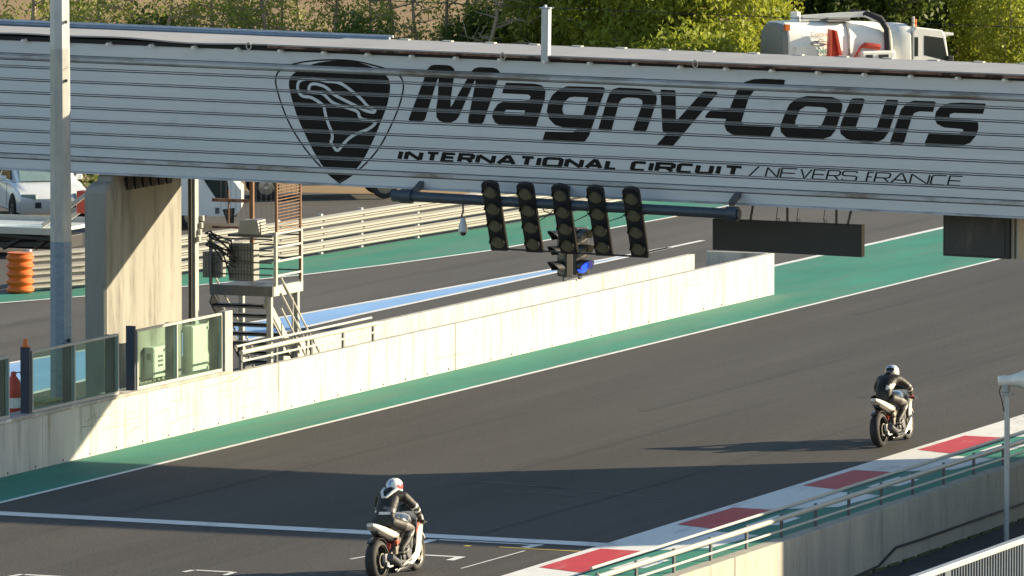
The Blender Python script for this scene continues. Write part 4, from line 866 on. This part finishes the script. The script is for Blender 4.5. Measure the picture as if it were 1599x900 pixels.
def motorcycle(loc, rz, lean, mats, label, k=1.0):
    r = empty('motorcycle', loc, (0, lean, rz), label=label, cat='motorcycle'); r.scale = (k, k, k)
    WH, SL, BK, AL = mats['fair'], mats['tank'], A_['bikeblack'], A_['alloy']
    def bwheel(y, rad, w, rear):
        o = empty('wheel', (0, y, rad)); o.parent = r
        M = Matrix.Rotation(R(90), 4, 'Y'); pr = []
        for i in range(13):
            a = -pi / 2 + pi * i / 12; pr.append((rad - w * .42 + w * .42 * cos(a), w / 2 * sin(a)))
        pr = [(rad * .74, -w * .42)] + pr + [(rad * .74, w * .42)]
        MB().lathe(pr, 36, M).build('tyre', A_['tyre'], o, smooth=True)
        q = MB(); q.lathe([(rad * .76, -w * .43), (rad * .70, -w * .36), (rad * .70, w * .36), (rad * .76, w * .43)], 36, M); q.build('rim', mats['rim'], o, smooth=True)
        q = MB()
        for j in range(5):
            a = j * 2 * pi / 5 + .3; q.bar((0, .04 * cos(a), .04 * sin(a)), (0, rad * .71 * cos(a), rad * .71 * sin(a)), .035, .035, up=(1, 0, 0))
        q.lathe([(.0, -.05), (.045, -.05), (.045, .05), (0, .05)], 14, M); q.build('spokes', mats['rim'], o)
        q = MB()
        for s in ((1,) if rear else (-1, 1)):
            M2 = M @ Matrix.Translation((0, 0, s * (.075 if not rear else .085))); q.lathe([(rad * .30, 0), (rad * .46 if not rear else rad * .36, 0), (rad * .46 if not rear else rad * .36, .005), (rad * .30, .005), (rad * .30, 0)], 28, M2)
        q.build('brake_disc', AL, o, smooth=True)
        return o
    bwheel(-.68, .305, .175, True); bwheel(.68, .295, .12, False)
    q = MB()
    for s in (-1, 1): q.bar((s * .115, -.70, .305), (s * .10, -.12, .40), .035, .08)
    q.bar((-.115, -.36, .36), (.115, -.36, .36), .06, .09); q.build('swingarm', mats['arm'], r, bevel=.01)
    q = MB(); q.box((.125, -.66, .34), (.05, .09, .12)); q.box((.13, -.60, .245), (.03, .07, .08)); q.box((.13, -.5, .2), (.03, .16, .03)); q.build('brake_caliper', A_['trim'], r, bevel=.008)
    q = MB(); q.b2((-.17, -.2, .2), (.17, .22, .5)); q.box((0, .2, .5), (.34, .22, .24), (R(25), 0, 0)); q.tube([(.17, .02, .33), (.215, .02, .33)], .085, 16); q.tube([(-.17, .02, .33), (-.215, .02, .33)], .085, 16); q.tube([(.16, -.12, .30), (.2, -.12, .30)], .05, 12)
    q.build('engine', A_['dksteel'], r, bevel=.015)
    q = MB()
    for s in (-1, 1): q.bar((s * .05, .44, .74), (s * .145, .05, .64), .05, .10); q.bar((s * .145, .05, .64), (s * .135, -.2, .40), .05, .10)
    q.build('frame', AL, r, bevel=.012)
    # tank
    def oval(y, w, z0, z1, e=.7, n=16):
        return [(w * math.copysign(abs(cos(2 * pi * i / n)) ** e, cos(2 * pi * i / n)), y, (z0 + z1) / 2 + (z1 - z0) / 2 * math.copysign(abs(sin(2 * pi * i / n)) ** e, sin(2 * pi * i / n))) for i in range(n)]
    MB().loft([oval(-.16, .07, .66, .74), oval(-.08, .13, .62, .83), oval(.05, .155, .6, .90), oval(.2, .16, .6, .92), oval(.34, .13, .62, .88), oval(.42, .08, .66, .80)]).build('tank', SL, r, smooth=True)
    MB().loft([oval(-.62, .10, .75, .80), oval(-.5, .125, .71, .77), oval(-.3, .13, .67, .74), oval(-.13, .10, .65, .72)]).build('seat', A_['leather'], r, smooth=True)
    MB().loft([oval(-.10, .12, .56, .70), oval(-.3, .15, .58, .72), oval(-.55, .135, .66, .80), oval(-.75, .095, .755, .855), oval(-.86, .055, .82, .875)]).build('tail', WH, r, smooth=True)
    MB().loft([oval(-.25, .10, .50, .60), oval(-.5, .11, .58, .68), oval(-.72, .06, .70, .77)]).build('undertail', BK, r, smooth=True)
    q = MB(); q.lathe([(.33, -.07), (.345, 0), (.33, .07), (.315, .07), (.33, 0), (.315, -.07)], 12, Matrix.Translation((0, -.68, .305)) @ Matrix.Rotation(R(90), 4, 'Y') @ Matrix.Rotation(R(135), 4, 'Z'), arc=R(80)); q.build('rear_hugger', BK, r)
    # fairing sides, nose, screen
    pol = [(.40, .80), (.60, .88), (.80, .80), (.82, .66), (.70, .52), (.54, .40), (.44, .25), (.20, .12), (-.10, .075), (-.27, .10), (-.10, .19), (.10, .27), (.22, .33), (.30, .50), (.34, .66)]
    def fx(y, z):
        x = .215
        if y > .4: x -= (y - .4) * .28
        if z < .3: x -= (.3 - z) * .45
        if z > .7: x -= (z - .7) * .25
        return x
    for s in (-1, 1):
        MB().prism([(.40, .80), (.60, .88), (.80, .80), (.82, .66), (.70, .52), (.60, .448), (.285, .448), (.30, .50), (.34, .66)], lambda a, z, d: (s * (fx(a, z) - d), a, z), 0, .012).build('side_fairing', WH, r)
        MB().prism([(.60, .444), (.54, .40), (.44, .25), (.20, .12), (-.10, .075), (-.27, .10), (-.10, .19), (.10, .27), (.22, .33), (.283, .444)], lambda a, z, d: (s * (fx(a, z) - d), a, z), 0, .012).build('lower_fairing', mats['low'], r)
        q = MB(); q.prism([(.30, .58), (.52, .72), (.50, .78), (.30, .64)], lambda a, z, d: (s * (fx(a, z) + .004 - d), a, z), 0, .004); q.build('fairing_stripe', mats['stripe'], r)
        MB().tube([(s * .09, .43, .80), (s * .09, .55, .56), (s * .09, .68, .295)], [.026, .026, .032], 10).build('fork', AL, r, smooth=True)
        q = MB(); q.tube([(s * .10, .44, .77), (s * .20, .41, .765)], .013, 8); q.build('handlebar', BK, r)
        q = MB(); q.tube([(s * .20, .41, .765), (s * .33, .365, .75)], .019, 10); q.build('grip', A_['black'], r)
        q = MB(); q.tube([(s * .21, .46, .76), (s * .33, .44, .745)], .007, 6); q.build('brake_lever', AL, r)
        q = MB(); q.b2((s * .15, -.36, .36), (s * .17, -.22, .47)); q.tube([(s * .16, -.25, .375), (s * .25, -.25, .375)], .014, 8); q.bar((s * .155, -.3, .44), (s * .15, -.2, .6), .02, .04); q.build('footrest', AL, r)
    MB().loft([oval(.52, .20, .68, .90, .8), oval(.7, .17, .62, .88, .8), oval(.85, .10, .64, .80, .8), oval(.94, .03, .68, .74, .8)]).build('nose_fairing', WH, r, smooth=True)
    MB().loft([[(-.15, .56, .88), (0, .60, .90), (.15, .56, .88)], [(-.12, .50, .98), (0, .52, 1.03), (.12, .50, .98)]], cap=False).build('windscreen', A_['carglass'], r, smooth=True)
    q = MB(); q.loft([oval(-.28, .11, .07, .15), oval(.0, .17, .055, .16), oval(.3, .14, .08, .2), oval(.46, .08, .16, .26)]); q.build('belly_pan', A_['bikeblack'], r, smooth=True)
    q = MB(); q.lathe([(.315, -.065), (.33, 0), (.315, .065), (.30, .065), (.315, 0), (.30, -.065)], 14, Matrix.Translation((0, .68, .295)) @ Matrix.Rotation(R(90), 4, 'Y') @ Matrix.Rotation(R(120), 4, 'Z'), arc=R(120)); q.build('front_mudguard', WH, r, smooth=True)
    MB().tube([(.12, .2, .18), (.14, -.15, .16), (.175, -.32, .24), (.19, -.62, .36)], [.022, .028, .045, .048], 12).build('exhaust', mats['exh'], r, smooth=True)
    q = MB(); q.tube([(.02, -.34, .40), (.02, -.22, .64)], .035, 10); q.build('shock_spring', A_['redpaint'], r, smooth=True)
    q = MB(); q.box((.15, -.28, .53), (.05, .09, .06)); q.build('reservoir', A_['redpaint'] if mats.get('redres') else AL, r, bevel=.01)
    return r

def rider(loc, rz, lean, label, hm, crouch=0.0, k=1.0, patch=None, hump=True):
    crouch += .01
    r = empty('person', loc, (0, lean, rz), label=label, cat='person'); r.scale = (k, k, k)
    c_ = crouch; J = {}; E = []
    def j(n, p, rad, par=None):
        J[n] = (p, rad)
        if par: E.append((par, n))
    j('pelvis', (0, -.38, .87), (.155, .125)); j('waist', (0, -.28 + c_ * .2, 1.0 - c_ * .1), (.18, .125), 'pelvis'); j('chest', (0, -.14 + c_ * .5, 1.13 - c_ * .4), (.21, .14), 'waist')
    j('upper', (0, -.03 + c_ * .8, 1.215 - c_ * .7), (.185, .11), 'chest'); j('neck', (0, .035 + c_ * .9, 1.265 - c_ * .75), .06, 'upper'); j('head', (0, .07 + c_ * 1., 1.31 - c_ * .75), .07, 'neck')
    for s, n in ((1, 'r'), (-1, 'l')):
        sh = Vector((s * .19, -.03 + c_ * .8, 1.185 - c_ * .7)); hd = Vector((s * .265, .36, .785)); el = (sh + hd) / 2 + Vector((s * .075, -.02, -.005))
        j('sh' + n, tuple(sh), .092, 'upper'); j('ua' + n, tuple(sh.lerp(el, .55)), .076, 'sh' + n); j('el' + n, tuple(el), .066, 'ua' + n); j('fa' + n, tuple(el.lerp(hd, .4)), .056, 'el' + n); j('wr' + n, tuple(el.lerp(hd, .88)), .034, 'fa' + n); j('pa' + n, tuple(hd), (.042, .030), 'wr' + n)
        j('hip' + n, (s * .11, -.35, .83), .11, 'pelvis'); j('th' + n, (s * .19, -.10, .755), .088, 'hip' + n); j('kn' + n, (s * .235, .12, .68), .066, 'th' + n); j('ca' + n, (s * .215, -.06, .52), .062, 'kn' + n)
        j('an' + n, (s * .19, -.25, .40), .046, 'ca' + n); j('ft' + n, (s * .195, -.19, .365), .042, 'an' + n); j('toe' + n, (s * .205, -.06, .36), .034, 'ft' + n)
    me = skin_mesh('body', J, E, 2)
    bm = bmesh.new(); bm.from_mesh(me)
    for f in bm.faces: f.smooth = True
    # five fingers on each grip, as curled tapered tubes merged into the body mesh
    for s in (1, -1):
        ga = Vector((s * .21, .407, .764)); gb = Vector((s * .33, .365, .75)); ax = (gb - ga).normalized()
        for i, ln in enumerate((.9, 1.0, .95, .8)):
            ctr = ga.lerp(gb, .22 + i * .2); q = MB(); pts = []
            for a in (-150, -100, -50, 0, 60, 110):
                a = R(a); pts.append(ctr + Vector((0, -cos(a + pi) * .031 * ln, sin(a + pi) * .031 * ln)))
            q.tube(pts, [.012, .012, .0115, .011, .010, .008], 6)
            vv = [bm.verts.new(p) for p in q.v]
            for f in q.f: nf = bm.faces.new([vv[i2] for i2 in f]); nf.smooth = True
        q = MB(); q.tube([(s * .235, .37, .79), (s * .205, .385, .765), (s * .20, .42, .745)], [.013, .012, .009], 6)
        vv = [bm.verts.new(p) for p in q.v]
        for f in q.f: nf = bm.faces.new([vv[i2] for i2 in f]); nf.smooth = True
    def seg(p, a, b_):
        a = Vector(J[a][0]); b_ = Vector(J[b_][0]); d = b_ - a; return (p - a).dot(d) / d.length_squared, ((p - a) - d * max(0, min(1, (p - a).dot(d) / d.length_squared))).length
    for f in bm.faces:
        p = f.calc_center_median(); mi = 0; s = 'r' if p.x > 0 else 'l'
        t1, d1 = seg(p, 'ua' + s, 'el' + s); t2, d2 = seg(p, 'el' + s, 'wr' + s)
        if d2 < .085 and (.02 < t2 < .16): mi = 2
        elif d2 < .085 and (.45 < t2 < .62): mi = 1
        elif d2 < .085 and .84 < t2: mi = 3 if patch == 'red' else 0
        elif d1 < .085 and .60 < t1 < .85: mi = 2 if patch != 'red' else 1
        t3, d3 = seg(p, 'hip' + s, 'kn' + s)
        if d3 < .13 and .55 < t3 < .95 and p.z < .80: mi = 1
        if p.y < -.10 and abs(p.x) < .22 and p.z > .92:
            u = p.z + p.x * .35
            if patch == 'red':
                if p.x > .05 and .98 < p.z < 1.06: mi = 2
            elif 1.03 < u < 1.075 and p.x > .0: mi = 1
            elif .955 < p.z < .995 and abs(p.x) < .13 and (int((p.x + 1) * 60) % 3): mi = 2
        f.material_index = mi
    bm.to_mesh(me); bm.free()
    for m in (A_['leather'], A_['leather_grey'], A_['leather_white'], A_['hred']): me.materials.append(m)
    me.name = 'body'; o = bpy.data.objects.new('body', me); col.objects.link(o); o.parent = r
    hx, hy, hz = J['head'][0]; hz -= .018
    he = empty('helmet', (hx, hy + .015, hz + .015), (R(-8), 0, R(-10))); he.parent = r
    # helmet shell
    q = MB(); n = 28; rings = []
    for i in range(1, 16):
        a = pi * i / 16; rad = sin(a) ** .85; z = cos(a)
        rings.append([(.122 * rad * cos(2 * pi * j_ / n), (.148 if sin(2 * pi * j_ / n) > 0 else .140) * rad * sin(2 * pi * j_ / n), .135 * z * (1 if z > 0 else 1.05)) for j_ in range(n)])
    q.loft(rings)
    F = []; 
    for i, f in enumerate(q.f):
        c3 = Vector((0, 0, 0))
        for vi in f: c3 += Vector(q.v[vi])
        c3 /= len(f); F.append(hm[1](c3))
    q.m = F; q.build('shell', hm[0], he, smooth=True)
    q = MB(); vs = []; n = 12
    for i in range(n + 1):
        a = R(25) + R(130) * i / n
        for z, kk in ((-.045, 1.0), (.0, 1.02), (.05, .98)): vs.append((.126 * kk * cos(a) * sqrt(1 - (z / .15) ** 2), .152 * kk * sin(a) * sqrt(1 - (z / .15) ** 2), z))
    q.add(vs, [(i * 3 + j_, i * 3 + 3 + j_, i * 3 + 4 + j_, i * 3 + 1 + j_) for i in range(n) for j_ in range(2)]); q.build('visor', A_['visor'], he, smooth=True)
    if hump:
        q = MB(); 
        def ov(y, z, w, h): return [(w * cos(2 * pi * i / 12), y + .5 * h * sin(2 * pi * i / 12) * -.5, z + h * sin(2 * pi * i / 12)) for i in range(12)]
        ux, uy, uz = J['upper'][0]
        q.loft([ov(uy - .20, uz - .13, .03, .02), ov(uy - .14, uz - .04, .085, .06), ov(uy - .05, uz + .04, .085, .07), ov(uy + .02, uz + .06, .06, .05)]); q.build('back_hump', A_['leather'], r, smooth=True)
        if patch != 'red': MB().tube([(-.10, uy - .02, uz + .085), (-.10, uy - .12, uz + .05), (-.05, uy - .215, uz - .02), (.01, uy - .22, uz - .025), (.07, uy - .15, uz + .04), (.115, uy - .03, uz + .085)], .022, 8).build('collar_stripe', A_['leather_white'], r, smooth=True)
    return r
HW = [A_['hwhite'], A_['hblue'], A_['hred'], A_['hblack']]
def hm1(c3):
    if c3.y < .0 and -.05 < c3.z < .09 and -.11 < c3.x < .035: return 1
    if c3.x > .10 and -.03 < c3.z < .05: return 2
    return 0
def hm2(c3):
    if c3.y < .07 and c3.z > -.08 and c3.x < .085: return 3 if c3.z < .08 else (1 if c3.y < -.02 else 0)
    if c3.z < -.06: return 3
    return 0
m1 = dict(fair=A_['bikewhite'], tank=A_['bikesilver'], rim=A_['rim'], arm=A_['alloy'], low=A_['bikewhite'], stripe=A_['redpaint'], exh=A_['dksteel'], redres=True)
m2 = dict(fair=A_['bikewhite'], tank=A_['hblue'], rim=A_['rim'], arm=A_['dksteel'], low=A_['bikeblack'], stripe=A_['bikeblack'], exh=A_['dksteel'])
L1, L2 = (9.42, -16.40, 0), (10.26, 2.85, 0)
motorcycle(L1, R(0), R(-3.5), m1, 'white sports motorcycle crossing the grid in front of the start line')
rider(L1, R(0), R(-3.5), 'rider in black and white leathers with white, blue and red helmet nearest the camera', (HW, hm1), 0.0)
motorcycle(L2, R(0), R(-5), m2, 'white sports motorcycle beside the red and white kerb, farther up the track', .98)
rider(L2, R(0), R(-5), 'rider in plain black leathers with black and white helmet beside the kerb', (HW, hm2), .10, .98, 'red')

# ---------------------------------------------------------------- trees, bushes, hedges
def leaves(b, c, n, spread, size, rnd, mi=0):
    for _ in range(n):
        p = Vector(c) + Vector((rnd.gauss(0, spread[0]), rnd.gauss(0, spread[1]), rnd.gauss(0, spread[2])))
        if p.z < .05: continue
        a = Vector((rnd.gauss(0, 1), rnd.gauss(0, 1), rnd.gauss(0, .6))).normalized(); u = a.orthogonal().normalized(); v = a.cross(u); s = size * rnd.uniform(.6, 1.3)
        th = rnd.uniform(0, 6.28); u, v = u * cos(th) + v * sin(th), v * cos(th) - u * sin(th)
        b.add([p - u * s, p + v * s * .45, p + u * s, p - v * s * .45], [(0, 1, 2, 3)], mi)
def tree_meshes(seed, H, spread, z0, nl, per, size, bare=0.2, lean=.3, trunk_r=.10):
    rnd = random.Random(seed); tb = MB(); lb = MB()
    top = Vector((rnd.uniform(-lean, lean) * 2, rnd.uniform(-lean, lean), H * .85)); pts = []
    for i in range(8):
        f = i / 7; pts.append(Vector((top.x * f ** 1.3 + rnd.uniform(-.08, .08) * (i > 0), top.y * f ** 1.3 + rnd.uniform(-.08, .08) * (i > 0), top.z * f)))
    tb.tube(pts, [trunk_r * (1 - .85 * i / 7) for i in range(8)], 7)
    for k in range(nl):
        f = (z0 / H) + (1 - z0 / H) * (k + rnd.random()) / nl; f = min(.98, f * .95); x = f * 7; i = int(min(6, x)); base = pts[i].lerp(pts[i + 1], x - i)
        a = rnd.uniform(0, 6.28); L = spread * rnd.uniform(.5, 1.1) * (1.15 - .6 * f); tip = base + Vector((cos(a) * L, sin(a) * L, rnd.uniform(-.1, .9) * L * .7)); mid = base.lerp(tip, .5) + Vector((rnd.uniform(-.15, .15), rnd.uniform(-.15, .15), rnd.uniform(-.1, .2)))
        tb.tube([base, mid, tip], [trunk_r * .38 * (1.1 - f), trunk_r * .25, .008], 5)
        for q in range(3):
            e = mid + Vector((rnd.gauss(0, .35), rnd.gauss(0, .35), rnd.gauss(.1, .35))) * spread * .62; tb.tube([mid.lerp(tip, q * .3), e], [.014, .004], 4)
            if rnd.random() > bare: leaves(lb, e, int(per * .5), (spread * .11, spread * .11, spread * .09), size, rnd)
        if rnd.random() > bare: leaves(lb, tip, per, (spread * .14, spread * .14, spread * .11), size, rnd); leaves(lb, mid, int(per * .6), (spread * .14, spread * .14, spread * .11), size, rnd)
    return tb, lb
def add_mesh(b, name, m):
    me = bpy.data.meshes.new(name); me.from_pydata(b.v, [], b.f); me.materials.append(m); return me
VAR = {}
def variant(kind):
    if kind in VAR: return VAR[kind]
    k, s = kind; cfg = dict(sparse=(6.0, 1.5, 1.2, 17, 42, .068, .42, A_['leaf_mid'], .085), mid=(6.5, 1.8, .8, 21, 64, .075, .27, A_['leaf_mid'], .10), dense=(7.5, 2.3, .2, 36, 130, .10, .04, A_['leaf_bright'], .13), dark=(8.5, 2.6, .2, 38, 110, .12, .0, A_['leaf_dark'], .15), bare=(6, 1.6, .5, 26, 8, .10, .5, A_['leaf_mid'], .08))[k]
    tb, lb = tree_meshes(s * 13 + 5, cfg[0], cfg[1], cfg[2], cfg[3], cfg[4], cfg[5], cfg[6], .35, cfg[8])
    VAR[kind] = (add_mesh(tb, 'trunk', A_['bark']), add_mesh(lb, 'crown', cfg[7])); return VAR[kind]
FW = Vector((-.3864, .9223, 0)); RT_ = Vector((.9223, .3864, 0)); CAM = Vector((50.75, -110.7, 0))
def place(name, kind, dist, u, sc, rz, label, cat, group):
    # u: sideways metres from the line of sight, dist: metres along it
    p = CAM + FW * dist + RT_ * u
    o = empty(name, (p.x, p.y, -.02), (0, 0, rz), label=label, cat=cat, group=group); o.scale = (sc,) * 3
    tm, lm = variant(kind)
    for n_, me in (('trunk', tm), ('crown', lm)):
        c_ = bpy.data.objects.new(n_, me); col.objects.link(c_); c_.parent = o
    return o
rnd = random.Random(11)
LBL = dict(sparse='thin leafy tree with open crown and visible trunks in front of the dry field', mid='bushy mid green tree above the bridge roof in front of the dry field', bare='nearly bare tree with grey twigs standing in front of the dry field', dense='dense sunlit yellow green tree above the bridge near the tanker truck', dark='tall dark green tree standing behind the tanker truck')
def px2u(px, d): return (px - 799.5) / 11056 * d
row = [(-20, 'mid', 221), (45, 'mid', 217), (110, 'mid', 224), (160, 'sparse', 216), (205, 'mid', 221), (262, 'mid', 217), (300, 'sparse', 224), (340, 'sparse', 219), (372, 'mid', 222), (415, 'mid', 217), (448, 'bare', 220), (478, 'sparse', 226), (525, 'mid', 219), (572, 'sparse', 217), (615, 'mid', 224), (650, 'bare', 218), (690, 'sparse', 220), (730, 'mid', 226), (768, 'bare', 216), (810, 'mid', 221)]
for i, (px_, kd, d) in enumerate(row):
    place('tree', (kd, i % 3), d, px2u(px_, d), rnd.uniform(.85, 1.1), rnd.uniform(0, 6.28), LBL[kd], 'tree', 'row of trees before the dry field: ' + kd)
for i, (px_, d) in enumerate([(860, 219), (905, 224), (950, 216), (1000, 222), (1045, 214), (1085, 221), (1125, 213), (1150, 219)]):
    place('tree', ('dense', i % 3), d, px2u(px_, d), rnd.uniform(.85, 1.05), rnd.uniform(0, 6.28), LBL['dense'], 'tree', 'dense sunlit trees left of the tanker truck')
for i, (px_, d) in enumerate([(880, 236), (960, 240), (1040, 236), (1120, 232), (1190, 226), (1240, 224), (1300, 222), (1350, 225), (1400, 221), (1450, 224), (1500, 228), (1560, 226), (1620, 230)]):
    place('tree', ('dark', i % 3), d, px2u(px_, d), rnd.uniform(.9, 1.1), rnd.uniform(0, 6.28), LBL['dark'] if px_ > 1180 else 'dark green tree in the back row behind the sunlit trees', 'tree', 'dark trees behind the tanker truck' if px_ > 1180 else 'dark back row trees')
def bush(name, loc, rx, ry, h, n, m, label, group=None, size=.11, seed=1):
    r_ = random.Random(seed); o = empty(name, loc, label=label, cat='bush', group=group); lb = MB(); tb = MB()
    for k in range(7):
        a = r_.uniform(0, 6.28); tb.tube([(0, 0, 0), (cos(a) * rx * .3, sin(a) * ry * .3, h * .4), (cos(a) * rx * .6, sin(a) * ry * .6, h * .8)], [.04, .025, .008], 5)
    for k in range(int(n / 16)):
        while True:
            p = Vector((r_.uniform(-1, 1), r_.uniform(-1, 1), r_.uniform(-1, 1)))
            if .35 < p.length < 1: break
        leaves(lb, (p.x * rx, p.y * ry, h * .5 + p.z * h * .5), 16, (.16, .16, .20), size, r_)
    for n_, b_, mm in (('stems', tb, A_['bark']), ('crown', lb, m)):
        c_ = bpy.data.objects.new(n_, add_mesh(b_, n_, mm)); col.objects.link(c_); c_.parent = o
    return o
for i, (px_, d, h) in enumerate([(1538, 219, 3.9), (1580, 214, 4.1), (1622, 216, 4.2), (1560, 223, 4.4)]):
    p = CAM + FW * d + RT_ * px2u(px_, d)
    bush('conifer_bush', (p.x, p.y, 0), 1.0, 1.0, h, 5200, A_['leaf_bright'], 'feathery yellow green conifer bush at the top right, right of the tanker cab', 'yellow green conifer bushes at the right edge', .085, 20 + i)
for i, (px_, d) in enumerate([(235, 218), (560, 216), (745, 219), (1060, 210), (1100, 209)]):
    p = CAM + FW * d + RT_ * px2u(px_, d)
    bush('shrub', (p.x, p.y, 0), 1.1, 1.1, 2.3, 1800, A_['leaf_dark'] if px_ < 800 else A_['leaf_bright'], 'dark low shrub under the row of trees' if px_ < 800 else 'bright low shrub beside the tail of the tanker truck', 'dark shrubs' if px_ < 800 else 'bright shrubs', .12, 40 + i)
bush('golden_bush', (-30.2, 47.2, 0), 1.6, 1.0, 1.9, 2600, A_['leaf_gold'], 'golden autumn bush behind the white hatchback', None, .09, 60)
bush('golden_bush', (-32.6, 46.0, 0), 1.5, 1.0, 2.0, 2200, A_['leaf_gold'], 'golden autumn bush cut by the left edge behind the dark car', None, .09, 61)
bush('shrub', (-28.6, 49.5, 0), 1.3, 1.0, 2.2, 1800, A_['leaf_dark'], 'dark shrub between the golden bush and the white hatchback', None, .1, 62)
